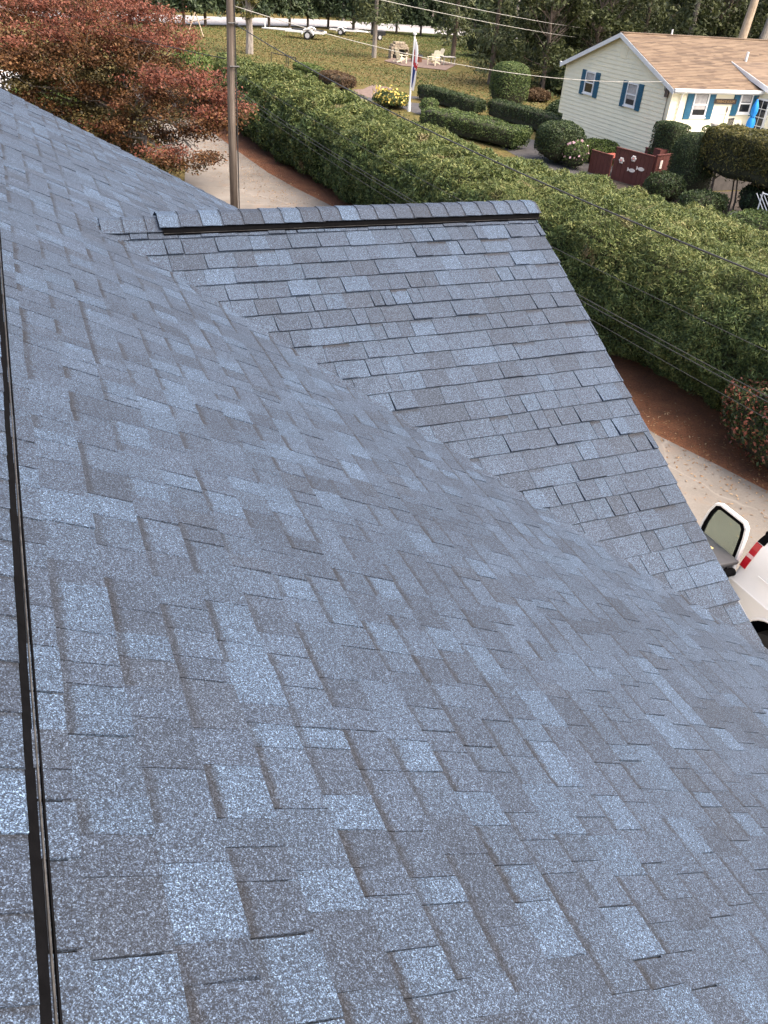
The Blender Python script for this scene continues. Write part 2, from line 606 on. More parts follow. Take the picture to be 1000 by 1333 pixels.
def seen_area(v, k):
    """rough size in the picture of the first k corners of a piece"""
    q = []
    for p in v[:k]:
        d = Vector(p) - CAM_C
        z = d.dot(f_)
        if z < 0.1: return 0
        q.append((500 + F_PX * d.dot(r_) / z, 666.5 - F_PX * d.dot(u_) / z))
    if not any(-5 < x < 1005 and -5 < y < 1338 for x, y in q): return 0
    q = [(min(max(x, 0), 1000), min(max(y, 0), 1333)) for x, y in q]
    return abs(sum(q[i][0] * q[(i + 1) % k][1] - q[(i + 1) % k][0] * q[i][1] for i in range(k))) / 2


def lay(ps, parent, name='shingle', most=300):
    order = sorted(range(len(ps)), key=lambda i: -seen_area(ps[i][0], len(ps[i][0]) // 2))
    top = [i for i in order[:most] if seen_area(ps[i][0], len(ps[i][0]) // 2) > 1]
    for i in top: link(name, pieces_mesh(name, [ps[i]]), None, parent)
    rest = [ps[i] for i in range(len(ps)) if i not in set(top)]
    if rest: tag(link(name + '_field', pieces_mesh(name + '_field', rest), None, parent), kind='stuff')


def deck(name, quads, m):
    mb = MB()
    for q in quads: mb.prism(q, (0, 0, -0.05))
    return mb.build(name, m, house)


XI = -ZB / math.tan(PA)                                  # where the cross ridge meets the main slope
SI = XI / CA
D = -0.009                                               # decks lie under the shingles
# valley: cross-gable planes ZB -|y-YB| tan(PB) = -x tan(PA)
S_V = XE / CA                                            # main slope runs on below the gable's rake
half = (-ZB + 0, 0)
def y_front(s): return YB - (s * SA + ZB) / SB * CB if s > SI else YB
def y_back(s): return YB + (s * SA + ZB) / SB * CB if s > SI else YB


M['deck'] = simple('roof_underlay', (0.035, 0.036, 0.04), 0.9, 0.2, 4)
E_ = EAVE_S
main_roof = deck('main_roof', [
    [P_A(-2.5, 0, D), P_A(y_front(E_), E_, D), P_A(YB, SI, D), P_A(YB, 0, D)],
    [P_A(-2.5, 0, D - .002), P_A(-2.5, E_, D - .002), P_A(y_front(E_), E_, D - .002)],
    [P_A(YB, 0, D), P_A(YB, SI, D), P_A(YEND - .02, SI + (YEND - .02 - YB) / CB * SB / SA, D), P_A(YEND - .02, 0, D)],
    [P_L(-2.5, 0, D), P_L(YEND - .02, 0, D), P_L(YEND - .02, E_, D), P_L(-2.5, E_, D)]], M['deck'])
TE = (XE * math.tan(PA) + ZB) / SB                       # gable slope length where the valley meets the rake
gable_roof = deck('gable_roof', [
    [P_B(XI, 0, D), P_B(XE - .015, 0, D), P_B(XE - .015, TE, D)],
    [P_K(XI, 0, D), P_K(XE - .015, 0, D), P_K(XE - .015, TE, D)]], M['deck'])

# main slope: valley clips as half planes in (y, s); front part y <= YB, back part y >= YB
kf = CB * SA / SB                                        # dy per ds along the valley
s_courses = [S0 + EXPO * k for k in range(0, int((EAVE_S - S0) / EXPO) + 1)]
def P_AV(y, s, h):
    """main slope eased over the valley onto the gable slope, as a cut valley lies"""
    x, yy, z = P_A(y, s, h)
    zb = ZB - (YB - y) * math.tan(PB) + .004 + h * .8
    if y >= YB or s < SI - .1: return (x, yy, z)
    return (x, yy, (z + zb + math.sqrt((z - zb) ** 2 + 0.019 ** 2)) / 2)


front = course_pieces(P_AV, -1.2, YB, s_courses, [((1, kf), YB + kf * SI + 0.036)], False, 0.54, 0.36, 0.95, 0.94)
back = course_pieces(P_A, YB, YEND, s_courses, [((-1, kf), -YB + kf * SI)], False, 0.56, 0.36, 1.6, 0.94)
lay(front + back, main_roof)
t_courses = [0.02 + T0 - EXPO * 2 - 0.02 + EXPO * k for k in range(0, 29)]
gb = course_pieces(P_B, XI - 0.1, XE, t_courses, [((-1, math.tan(0)), 10), ((-1, SB / math.tan(PA)), -XI + 0.002)], True, 0.46, 0.04, 2.0, 1.18)
lay(gb, gable_roof)
gk = course_pieces(P_K, XI - 0.1, XE, t_courses, [((-1, SB / math.tan(PA)), -XI + 0.002)], False, 0.5, 0.04)
tag(link('rear_shingle_field', pieces_mesh('rear_shingle_field', gk), None, gable_roof), kind='stuff')
lf = course_pieces(P_L, -1.2, YEND, s_courses[:8], [], True)
tag(link('far_side_shingle_field', pieces_mesh('far_side_shingle_field', lf), None, main_roof), kind='stuff')


def ridge_vent(Pr, Pl, u0, u1, parent, hw=0.142, h=0.026, end=None):
    """black louvred vent along a ridge: core, louver teeth and a lip on each side"""
    core = MB()
    for P in (Pr, Pl):
        a = [P(u0, 0.0, 0.0), P(u0, 0.0, h - .004), P(u0, hw - .012, h - .004), P(u0, hw + .0185, 0.003)]
        b = [P(u1, 0.0, 0.0), P(u1, 0.0, h - .004), P(u1, hw - .012, h - .004), P(u1, hw + .0185, 0.003)]
        core.add(a + b, [(0, 1, 2, 3), (7, 6, 5, 4), (1, 5, 6, 2), (2, 6, 7, 3), (0, 3, 7, 4)])
    v = core.build('ridge_vent', M['black_plastic'], parent)
    teeth = MB()
    n = int((u1 - u0) / 0.019)
    for P in (Pr, Pl):
        for i in range(n):
            a, b = u0 + (u1 - u0) * (i + .2) / n, u0 + (u1 - u0) * (i + .5) / n
            teeth.add([P(a, hw - .010, h - .005), P(b, hw - .010, h - .005), P(b, hw + .016, .004), P(a, hw + .016, .004),
                       P(a, hw - .012, h - .012), P(b, hw - .012, h - .012), P(b, hw + .010, .001), P(a, hw + .010, .001)],
                      [(0, 1, 2, 3), (0, 3, 7, 4), (1, 5, 6, 2), (2, 6, 7, 3)])
    tag(teeth.build('louver_teeth', M['black_plastic'], v), kind='stuff')
    for P in (Pr, Pl):
        lip = MB()
        steps = 40
        for i in range(steps):
            a, b = u0 + (u1 - u0) * i / steps, u0 + (u1 - u0) * (i + 1) / steps
            w = 0.001 * math.sin(i * 1.3)
            q = [(hw + .0185, 0), (hw + .0190, .0085), (hw + .0215, .009 + w), (hw + .0225, .003), (hw + .0225, 0)]
            lip.add([P(a, *c) for c in q] + [P(b, *c) for c in q], [(k, k + 1, k + 6, k + 5) for k in range(4)])
        lip.build('vent_lip', M['vent_grey'], v)
        MB().add([P(u, w_, h_) for u in (u0, u1) for w_, h_ in ((hw + .0245, 0), (hw + .0245, .0115), (hw + .028, .011), (hw + .030, .001))], [(0, 1, 5, 4), (1, 2, 6, 5), (2, 3, 7, 6)]).build('vent_flange', M['black_plastic'], v)
    return v


def cap_pieces(Pr, Pl, u0, u1, hw, h0, flip=False):
    """bent cap shingles over a ridge, each lapping the next"""
    out = []
    u = u0
    prof = [(-1, 1.0), (-1, .55), (-1, .2), (-1, .05), (1, .05), (1, .2), (1, .55), (1, 1.0)]
    while u < u1 - 0.02:
        e = 0.142 * random.uniform(0.96, 1.04)
        a, b = u, min(u + e + 0.02, u1)
        vs, uv = [], []
        for (q, hh, fr) in ((a, h0 + 0.0075, 1.0), (b, h0 + 0.002, 0.0)):
            for lev in (0, -0.0055):
                for sgn, w in prof:
                    P = Pr if sgn > 0 else Pl
                    ww = hw + random.uniform(-0.002, 0.002)
                    drop = 0.006 if abs(w) < .1 else 0
                    vs.append(P(q, w * ww, hh + lev - drop))
                    uv.append((w * ww * sgn, fr))
        k = len(prof)
        fs = [(i, i + 1, 2 * k + i + 1, 2 * k + i) for i in range(k - 1)]           # top
        fs += [(i, k + i, k + i + 1, i + 1) for i in range(k - 1)]                    # front butt
        fs += [(0, 2 * k, 3 * k, k), (k - 1, 2 * k - 1, 4 * k - 1, 3 * k - 1)]         # sides
        out.append((vs, fs, uv, (*pick_tint(0.8), 0.9)))
        u += e
    return out


def lay_caps(ps, parent):
    for p in ps: link('ridge_cap_shingle', pieces_mesh('ridge_cap_shingle', [p]), None, parent)


ridge_vent(P_A, P_L, -1.0, YEND - 0.25, main_roof, 0.136)
lay_caps(cap_pieces(P_A, P_L, -0.2, YEND + 0.0, 0.125, 0.026), main_roof)
def P_B2(x, t, h): return P_B(x, t, h + .012)
def P_K2(x, t, h): return P_K(x, t, h + .012)
ridge_vent(P_B2, P_K2, 1.11, XE + 0.02, gable_roof, 0.140, 0.034)
lay_caps(cap_pieces(P_B, P_K, 1.09, XE + 0.035, 0.136, 0.048), gable_roof)
lay_caps(cap_pieces(P_B, P_K, 0.72, 1.115, 0.145, 0.020), gable_roof)

# rake boards, drip edges, walls
def strip(P, u, s0, s1, w, h0, h1):
    return [P(u - w, s0, h0), P(u, s0, h0), P(u, s1, h0), P(u - w, s1, h0), P(u - w, s0, h1), P(u, s0, h1), P(u, s1, h1), P(u - w, s1, h1)]


BOXF = [(0, 1, 2, 3), (7, 6, 5, 4), (0, 4, 5, 1), (1, 5, 6, 2), (2, 6, 7, 3), (3, 7, 4, 0)]
M['drip'] = simple('dark_drip_edge', (0.10, 0.11, 0.13), 0.5, 0.1, 4)
MB().add(strip(P_B, XE + .004, 0.0, TE - .03, .02, -.012, -.005), BOXF).add(strip(P_K, XE + .004, 0.0, TE - .03, .02, -.012, -.005), BOXF).build('drip_edge', M['drip'], gable_roof)
MB().add(strip(P_B, XE - .02, 0.0, TE - .1, .022, -.25, -.064), BOXF).add(strip(P_K, XE - .02, 0.0, TE - .1, .022, -.25, -.064), BOXF).build('rake_board', M['white_trim'], gable_roof)
MB().add(strip(P_A, YEND + .004, 0.1, SI + (YEND - YB) / CB * SB / SA - .1, .02, -.012, -.005), BOXF).add(strip(P_L, YEND + .004, 0.0, E_, .02, -.012, -.005), BOXF).build('drip_edge', M['drip'], main_roof)
MB().add(strip(P_A, YEND - .025, 0.1, SI + (YEND - YB) / CB * SB / SA - .1, .022, -.25, -.066), BOXF).add(strip(P_L, YEND - .025, 0.0, E_, .022, -.25, -.066), BOXF).build('rake_board', M['white_trim'], main_roof)
xe, zl = E_ * CA - .35, -E_ * SA - .12
wall = MB()
wall.prism([(-xe, -2.2, GZ), (xe, -2.2, GZ), (xe, -2.2, -xe * math.tan(PA) - .08), (0, -2.2, -.08), (-xe, -2.2, -xe * math.tan(PA) - .08)], (0, y_front(E_) + 2.2 + .1, 0))
xw = XE - .3
wall.prism([(-xe, y_front(E_) + .1, GZ), (xw, y_front(E_) + .1, GZ), (xw, y_front(E_) + .1, -xw * math.tan(PA) - .08), (0, y_front(E_) + .1, -.08), (-xe, y_front(E_) + .1, -xe * math.tan(PA) - .08)], (0, YEND - .3 - y_front(E_) - .1, 0))
ytri = (-ZB - 0) 
wall.prism([(xw + .003, YB - TE * CB + .2, GZ), (xw + .003, YB + TE * CB - .2, GZ), (xw + .003, YB + TE * CB - .2, ZB - (TE * CB - .2) * math.tan(PB) - .1), (xw + .003, YB, ZB - .1), (xw + .003, YB - TE * CB + .2, ZB - (TE * CB - .2) * math.tan(PB) - .1)], (-.2, 0, 0))
wall.build('wall', M['siding_home'], house)

# ------------------------------------------------------------------ vegetation builders
M['hedge_leaf'] = leafmat('hedge_needles', [(0.0, (0.0197, 0.0362, 0.0143)), (0.35, (0.0479, 0.0782, 0.0261)), (0.65, (0.0901, 0.1295, 0.0405)), (0.9, (0.1478, 0.1777, 0.0587)), (1.0, (0.2112, 0.2107, 0.0849))], clump=0.6, clump_scale=1.6, trans=.15, extra=(0.8, 0.70, (0.15, 0.10, 0.055)))
M['hedge_top_leaf'] = leafmat('sky_lit_top_growth', [(0.0, (0.0356, 0.0568, 0.0169)), (0.35, (0.0831, 0.1110, 0.0305)), (0.65, (0.1365, 0.1613, 0.0484)), (0.9, (0.1960, 0.2039, 0.0700)), (1.0, (0.2493, 0.2322, 0.0960))], clump=0.5, clump_scale=1.1, trans=.2, extra=(0.62, 0.655, (0.22, 0.155, 0.085)))  # yellower top growth, also lightened to imitate skylight falling on the hedge top
M['shrub_green'] = leafmat('mid_green_leaves', [(0.0, (0.0356, 0.0609, 0.0207)), (0.5, (0.0862, 0.1288, 0.0403)), (1.0, (0.1656, 0.2012, 0.0644))], clump=0.5, clump_scale=3)
M['shrub_dark'] = leafmat('dark_green_leaves', [(0.0, (0.0168, 0.0312, 0.0144)), (0.5, (0.0432, 0.0660, 0.0264)), (1.0, (0.0864, 0.1152, 0.0408))], clump=0.5, clump_scale=3)
M['shrub_bright'] = leafmat('fresh_green_leaves', [(0.0, (0.035, 0.055, 0.014)), (0.5, (0.085, 0.125, 0.028)), (1.0, (0.15, 0.19, 0.05))], clump=0.5, clump_scale=2)
M['shrub_olive'] = leafmat('olive_leaves', [(0.0, (0.030, 0.034, 0.012)), (0.4, (0.075, 0.078, 0.024)), (0.75, (0.14, 0.125, 0.035)), (1.0, (0.20, 0.17, 0.055))], clump=0.7, clump_scale=1.6)
M['shrub_brown'] = leafmat('browning_leaves', [(0.0, (0.055, 0.034, 0.020)), (0.5, (0.11, 0.068, 0.038)), (1.0, (0.16, 0.11, 0.05))], clump=0.4)
M['red_leaf'] = leafmat('red_maple_leaves', [(0.0, (0.0577, 0.0206, 0.0124)), (0.4, (0.1346, 0.0445, 0.0261)), (0.75, (0.2230, 0.0755, 0.0450)), (1.0, (0.3076, 0.1391, 0.0836))], clump=0.5, clump_scale=0.9, trans=0.35)
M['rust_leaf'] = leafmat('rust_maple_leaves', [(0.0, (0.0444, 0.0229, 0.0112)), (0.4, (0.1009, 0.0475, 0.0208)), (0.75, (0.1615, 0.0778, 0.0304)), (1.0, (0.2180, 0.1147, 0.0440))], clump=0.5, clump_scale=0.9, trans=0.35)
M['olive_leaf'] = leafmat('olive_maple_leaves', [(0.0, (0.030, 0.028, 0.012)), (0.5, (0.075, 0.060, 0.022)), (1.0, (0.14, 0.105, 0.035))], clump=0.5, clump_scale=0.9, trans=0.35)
M['berry_leaf'] = leafmat('red_tipped_leaves', [(0.0, (0.020, 0.034, 0.012)), (0.45, (0.050, 0.075, 0.025)), (0.62, (0.11, 0.10, 0.04)), (0.72, (0.27, 0.085, 0.055)), (1.0, (0.36, 0.15, 0.11))], clump=0.35, clump_scale=6, rough=0.35)
M['conifer_leaf'] = leafmat('hemlock_needles', [(0.0, (0.0156, 0.0276, 0.0144)), (0.5, (0.0408, 0.0624, 0.0276)), (1.0, (0.0864, 0.1128, 0.0468))], clump=0.5, clump_scale=0.5, trans=0.15)
M['pine_leaf'] = leafmat('pine_needles', [(0.0, (0.029, 0.039, 0.018)), (0.5, (0.072, 0.088, 0.036)), (1.0, (0.137, 0.150, 0.058))], clump=0.5, clump_scale=0.5, trans=0.2)
M['wood_leaf'] = leafmat('woodland_leaves', [(0.0, (0.0211, 0.0288, 0.0122)), (0.5, (0.0546, 0.0688, 0.0259)), (1.0, (0.1091, 0.1224, 0.0468))], clump=0.7, clump_scale=0.35, trans=0.25)
M['yellow_petal'] = simple('yellow_petals', (0.62, 0.46, 0.10), 0.6, 0.2, 20)
M['pink_petal'] = simple('pale_pink_petals', (0.62, 0.38, 0.42), 0.6, 0.2, 20)
M['straw'] = leafmat('dead_needles_and_leaves', [(0.0, (0.12, 0.06, 0.028)), (0.5, (0.26, 0.15, 0.07)), (1.0, (0.45, 0.33, 0.20))], clump=0.2, trans=0.1)


def superell(n, rx, ry, h, e, seed, rough=0.08, base=0.0):
    """points and normals on a lumpy rounded block standing at z=base..h (centre x,y = 0)"""
    d = RNG.normal(0, 1, (n, 3))
    d[:, 2] = np.where(d[:, 2] < -0.5, -d[:, 2], d[:, 2])
    d = unit(d)
    r = (np.abs(d) ** e).sum(1) ** (-1 / e)
    P = d * r[:, None]
    N = unit(np.sign(d) * np.abs(P) ** (e - 1) / np.array([rx, ry, h / 2]))
    P = P * np.array([rx, ry, (h - base) / 2]) + np.array([0, 0, base + (h - base) / 2])
    k = fnoise(P + seed * 3.7, 2.2 / max(rx, ry, .5) + .8, seed) - 0.5
    P = P + N * (k * rough * 2 * min(rx, ry, h))[:, None]
    return P, N


def hull(name, rx, ry, h, e, seed, shrink, at, parent, rough=0.08, base=0.0, m=None):
    mb = MB()
    nu, nv = 20, 12
    V = []
    for i in range(nv + 1):
        th = math.pi * i / nv
        for k in range(nu):
            ph = 2 * math.pi * k / nu
            V.append((math.sin(th) * math.cos(ph), math.sin(th) * math.sin(ph), math.cos(th)))
    d = np.array(V)
    r = (np.abs(d) ** e).sum(1) ** (-1 / e)
    P = d * r[:, None]
    N = unit(np.sign(d) * np.abs(P) ** (e - 1) / np.array([rx, ry, h / 2]) + 1e-9)
    P = P * np.array([rx, ry, (h - base) / 2]) + np.array([0, 0, base + (h - base) / 2])
    k = fnoise(P + seed * 3.7, 2.2 / max(rx, ry, .5) + .8, seed) - 0.5
    P = P + N * (k * rough * 2 * min(rx, ry, h))[:, None] - N * shrink
    P += np.array(at)
    fs = [(i * nu + q, (i + 1) * nu + q, (i + 1) * nu + (q + 1) % nu, i * nu + (q + 1) % nu) for i in range(nv) for q in range(nu)]
    mb.add(P.tolist(), fs)
    return mb.build(name, m or M['twigs'], parent, smooth=True)


def shrub(name, at, rx, ry, h, e, leaf, n, ll, lw, label, cat='shrub', group=None, rough=0.08, base=0.0, spread=0.7, rz=0.0, stems=True, depth=0.12):
    root = empty(name, at, label, cat, group)
    seed = random.randint(0, 999)
    P, N = superell(n, rx, ry, h, e, seed, rough, base)
    P = P - N * (RNG.uniform(0, 1, n) ** 2 * depth - 0.02)[:, None]
    c, s = math.cos(rz), math.sin(rz)
    Rm = np.array([[c, -s, 0], [s, c, 0], [0, 0, 1]])
    Q = leaf_quads(P, N, ll, lw, spread)
    Q = Q @ Rm.T + np.array(at)
    link('foliage', quads_mesh('foliage', Q), M[leaf], root)
    hb = hull('branch_mass', rx, ry, h, e, seed, min(0.10, rx * .2, ry * .2), (0, 0, 0), None, rough, base)
    hb.data.transform(Matrix.Translation(at) @ Matrix.Rotation(rz, 4, 'Z'))
    adopt(hb, root)
    if stems:
        mb = MB()
        for k in range(4):
            a = k * 1.7
            mb.tube([(at[0] + .12 * math.cos(a), at[1] + .12 * math.sin(a), at[2]), (at[0] + rx * .4 * math.cos(a), at[1] + ry * .4 * math.sin(a), at[2] + h * .6)], [.03, .012], 5)
        tag(mb.build('stem', M['bark_brown'], root), kind='stuff')
    return root


# ------------------------------------------------------------------ the long hedge
HY = np.array([-6, 2, 6, 8.5, 10.3, 12.5, 14.5, 18, 24, 30, 37, 44, 47.5])
HXB = np.array([14.4, 14.1, 13.8, 13.5, 13.2, 12.5, 12.0, 11.5, 11.0, 10.6, 10.1, 9.7, 9.5])
HXT = np.array([13.6, 13.2, 12.9, 12.6, 12.35, 12.2, 11.6, 11.0, 10.65, 10.6, 10.5, 10.3, 10.2])
HXK = np.array([18.2, 17.8, 17.4, 17.0, 16.8, 16.5, 16.1, 15.6, 14.2, 13.7, 13.6, 12.9, 12.2])
HH = np.array([2.85, 2.85, 2.85, 2.85, 2.85, 2.85, 2.95, 2.98, 2.80, 2.74, 2.72, 2.7, 2.6])
hedge = empty('clipped_hedge', (12, 20, GZ), 'long tall clipped evergreen hedge between the driveway and the neighbouring yard', 'hedge')


def hedge_profile(y):
    xb, xt, xk, h = (float(np.interp(y, HY, a)) for a in (HXB, HXT, HXK, HH))
    w = xk - xt
    return np.array([(xb + .55, .10), (xb + .05, .45), (min(xb, xt) - .05, 1.2), (xt - .08, h - .75), (xt + .18, h - .28), (xt + .65, h - .02), (xt + w * .5, h + .10), (xk - .5, h - .05), (xk - .1, h - .4), (xk, h - 1.2), (xk - .1, .3)])


def hedge_points(n, y0, y1):
    ys = RNG.uniform(y0, y1, n)
    grid = np.linspace(y0, y1, 60)
    prof = np.array([hedge_profile(y) for y in grid])               # 60, k, 2
    seg = np.linalg.norm(np.diff(prof, axis=1), axis=2)
    cum = np.concatenate([np.zeros((60, 1)), np.cumsum(seg, axis=1)], axis=1)
    gi = np.clip(np.round((ys - y0) / (y1 - y0) * 59).astype(int), 0, 59)
    L = cum[gi, -1]
    tot = RNG.uniform(0, 1, n) * L * 0.88
    idx = np.array([np.searchsorted(cum[g], t) - 1 for g, t in zip(gi, tot)]).clip(0, prof.shape[1] - 2)
    fr = (tot - cum[gi, idx]) / np.maximum(seg[gi, idx], 1e-6)
    a, b = prof[gi, idx], prof[gi, idx + 1]
    p = a + (b - a) * fr[:, None]
    t = unit(b - a)
    # blend normals along the profile for a rounded look
    nrm = np.stack([-t[:, 1], t[:, 0]], axis=1)
    P = np.stack([p[:, 0], ys, GZ + p[:, 1]], axis=1)
    N = np.stack([nrm[:, 0], np.zeros(n), nrm[:, 1]], axis=1)
    return P, N


def hedge_bump(P):
    return (fnoise(P, 0.55, 5) - 0.5) * 0.55 + (fnoise(P, 1.7, 9) - 0.5) * 0.62 + (vnoise(P, 4.5, 3) - .5) * .14


for (y0, y1, n, ll, lw) in ((6.5, 13, 170000, .10, .021), (13, 19, 115000, .115, .024), (19, 30, 125000, .135, .032), (30, 47.5, 95000, .18, .052), (-6, 6.5, 9000, .34, .13)):
    P, N = hedge_points(n, y0, y1)
    dep = RNG.uniform(0, 1, n) ** 1.6 * 0.22
    P = P + N * (hedge_bump(P) - dep + 0.05)[:, None]
    N2 = N + np.array([0, 0, 0.35])
    up = N[:, 2] + RNG.normal(0, .13, n) + (vnoise(P, .9, 21) - .5) * .5 > .55  # upward-facing leaves take the painted-lit top colour, the sides the darker green
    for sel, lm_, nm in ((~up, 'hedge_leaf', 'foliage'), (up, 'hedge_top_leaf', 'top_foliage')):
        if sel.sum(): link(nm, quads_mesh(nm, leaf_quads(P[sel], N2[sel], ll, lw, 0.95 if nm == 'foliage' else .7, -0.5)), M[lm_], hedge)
mb = MB()
gy = np.linspace(-6, 47.5, 150)
rows = []
for y in gy:
    pr = hedge_profile(y)
    t = unit(np.gradient(pr, axis=0))
    nn = np.stack([-t[:, 1], t[:, 0]], axis=1)
    P = np.stack([pr[:, 0], np.full(len(pr), y), GZ + pr[:, 1]], axis=1)
    N = np.stack([nn[:, 0], np.zeros(len(pr)), nn[:, 1]], axis=1)
    rows.append(P + N * (hedge_bump(P) - 0.24)[:, None])
k = len(rows[0])
mb.add([tuple(p) for r in rows for p in r], [(i * k + j, i * k + j + 1, (i + 1) * k + j + 1, (i + 1) * k + j) for i in range(len(rows) - 1) for j in range(k - 1)] + [tuple(range(k)), tuple((len(rows) - 1) * k + j for j in range(k))])
mb.build('branch_mass', M['twigs'], hedge, smooth=True)
mb = MB()
for y in np.arange(-5, 47, 0.9):
    x = float(np.interp(y, HY, HXB)) + 1.1 + random.uniform(-.2, .4)
    mb.tube([(x, y, GZ), (x + random.uniform(-.2, .2), y + random.uniform(-.2, .2), GZ + 1.4)], [.06, .035], 6)
tag(mb.build('trunk', M['bark_brown'], hedge), kind='stuff')

# fallen needles and leaves along the mulch and the edge of the drive
n = 5500
ys = RNG.uniform(4, 46, n)
xs = np.interp(ys, HY, HXB) - 1.6 + RNG.normal(0, 0.75, n)
P = np.stack([xs, ys, np.full(n, GZ + 0.02)], axis=1)
lit = link('fallen_leaves', quads_mesh('fallen_leaves', leaf_quads(P, np.tile([0, 0, 1.0], (n, 1)), 0.07, 0.024, 0.25)), M['straw'])
tag(lit, kind='stuff')

# red-tipped shrub at the near end of the hedge
shrub('red_tipped_shrub', (12.95, 9.0, GZ), 1.15, 1.5, 1.75, 2.6, 'berry_leaf', 17000, .085, .042, 'low rounded shrub with green and red leaves at the foot of the long hedge', rough=0.22, spread=0.9)

# ------------------------------------------------------------------ trees
def limb(mb, a, b, ra, rb, n=6, wob=0.12):
    a, b = Vector(a), Vector(b)
    L = (b - a).length
    pts = [a.lerp(b, t) + Vector((random.uniform(-1, 1), random.uniform(-1, 1), random.uniform(-1, 1))) * wob * L * math.sin(math.pi * t) * .5 for t in (0, .25, .5, .75, 1)]
    mb.tube(pts, [ra + (rb - ra) * t for t in (0, .25, .5, .75, 1)], n)
    return pts


# red maple: a low forked trunk, layered pads of leaves
MAPLE = (4.6, 35.2, GZ)
maple = empty('red_maple_tree', MAPLE, 'spreading maple tree in red and rust autumn leaves beside the driveway', 'tree')
PADS = [  # x, y, z, rx, ry, rz, kind
    (-2.6, 37.5, -1.4, 2.4, 2.2, .8, 'r'), (0.4, 36.2, -0.9, 2.2, 2.2, .8, 'r'), (2.2, 37.2, -1.0, 2.2, 2.0, .8, 'r'), (4.2, 36.6, -0.7, 2.0, 2.0, .8, 'r'), (5.4, 35.4, -1.1, 1.5, 1.8, .75, 'r'),
    (6.1, 34.6, -1.9, 1.25, 1.4, .6, 'r'), (2.2, 35.0, -1.7, 1.8, 1.6, .6, 'r'), (4.6, 34.4, -1.7, 1.5, 1.5, .55, 'r'), (0.2, 34.6, -1.9, 1.8, 1.5, .6, 'r'), (-2.0, 35.5, -2.2, 1.9, 1.6, .6, 'r'),
    (0.6, 34.6, -2.8, 1.7, 1.4, .5, 'u'), (2.5, 34.2, -2.7, 1.5, 1.4, .55, 'u'), (4.4, 34.2, -2.5, 1.5, 1.4, .5, 'u'), (3.2, 35.6, -2.2, 2.2, 1.8, .6, 'u'), (1.0, 36.0, -2.6, 2.0, 1.8, .6, 'u'), (5.6, 34.4, -2.7, 1.1, 1.2, .5, 'u'),
    (-1.6, 35.4, -3.1, 1.7, 1.5, .5, 'u'), (3.3, 34.6, -3.5, 1.3, 1.2, .55, 'u'), (2.2, 35.6, -3.6, 1.4, 1.4, .5, 'o'), (3.9, 35.2, -3.0, 1.6, 1.4, .5, 'o'), (5.2, 35.0, -3.2, 1.2, 1.2, .4, 'o'), (1.4, 35.3, -3.3, 1.3, 1.2, .4, 'o'),
    (5.3, 32.4, -2.95, 1.35, 1.2, .42, 'r'), (6.2, 31.6, -2.9, 1.15, 1.0, .38, 'r'), (7.0, 31.3, -3.15, .95, .9, .38, 'r'), (7.45, 31.1, -3.5, .65, .7, .35, 'r'), (6.6, 31.0, -3.75, .95, .8, .36, 'r'), (5.6, 31.8, -3.7, 1.1, .9, .36, 'u'), (4.7, 32.7, -3.6, 1.1, .9, .4, 'u'), (7.0, 30.9, -4.1, .7, .6, .3, 'u'), (6.2, 31.2, -4.35, .75, .6, .3, 'u'),
    (4.3, 33.0, -4.3, 1.0, .9, .5, 'u'), (3.3, 34.3, -4.5, 1.1, 1.0, .45, 'o'), (5.2, 30.6, -4.9, .75, .6, .3, 'r'), (5.5, 30.3, -5.25, .7, .5, .25, 'u'), (6.25, 30.0, -4.95, .38, .35, .2, 'u'), (2.5, 35.2, -4.6, 1.0, .9, .4, 'o'), (4.9, 31.0, -5.3, .6, .5, .3, 'o'),
    (3.0, 34.2, -5.1, 1.1, .9, .5, 'o'), (3.8, 33.6, -5.0, .9, .8, .5, 'u'), (4.4, 33.2, -5.3, .8, .7, .45, 'o'), (2.0, 34.8, -4.3, 1.1, .9, .5, 'u'), (1.0, 35.0, -3.9, 1.0, .9, .4, 'u'), (5.0, 32.4, -4.6, .8, .7, .4, 'u'), (4.6, 34.0, -4.0, 1.0, .9, .4, 'u'), (5.6, 33.0, -3.3, 1.0, .9, .35, 'u'), (-4.5, 37.5, -2.2, 2.2, 2.0, .8, 'r'), (3.4, 38.4, -1.2, 2.4, 2.0, .9, 'u'), (0.5, 38.6, -1.6, 2.4, 2.0, .9, 'u'), (5.4, 37.4, -2.2, 1.4, 1.6, .8, 'u')]
mb = MB()
forks = []
for k, (dx, dy, h) in enumerate(((-.25, .1, 1.5), (.2, -.15, 1.3), (.05, .3, 1.7), (-.1, -.35, 1.1))):
    b = (MAPLE[0] + dx * 2.4, MAPLE[1] + dy * 2.4, GZ + h + .5)
    limb(mb, (MAPLE[0] + dx * .5, MAPLE[1] + dy * .5, GZ - .05), b, .085, .06, 8, .15)
    forks.append(b)
mb.build('trunk', M['bark_grey'], maple, smooth=True)
mb = MB()
leafsets = {'r': [], 'u': [], 'o': []}
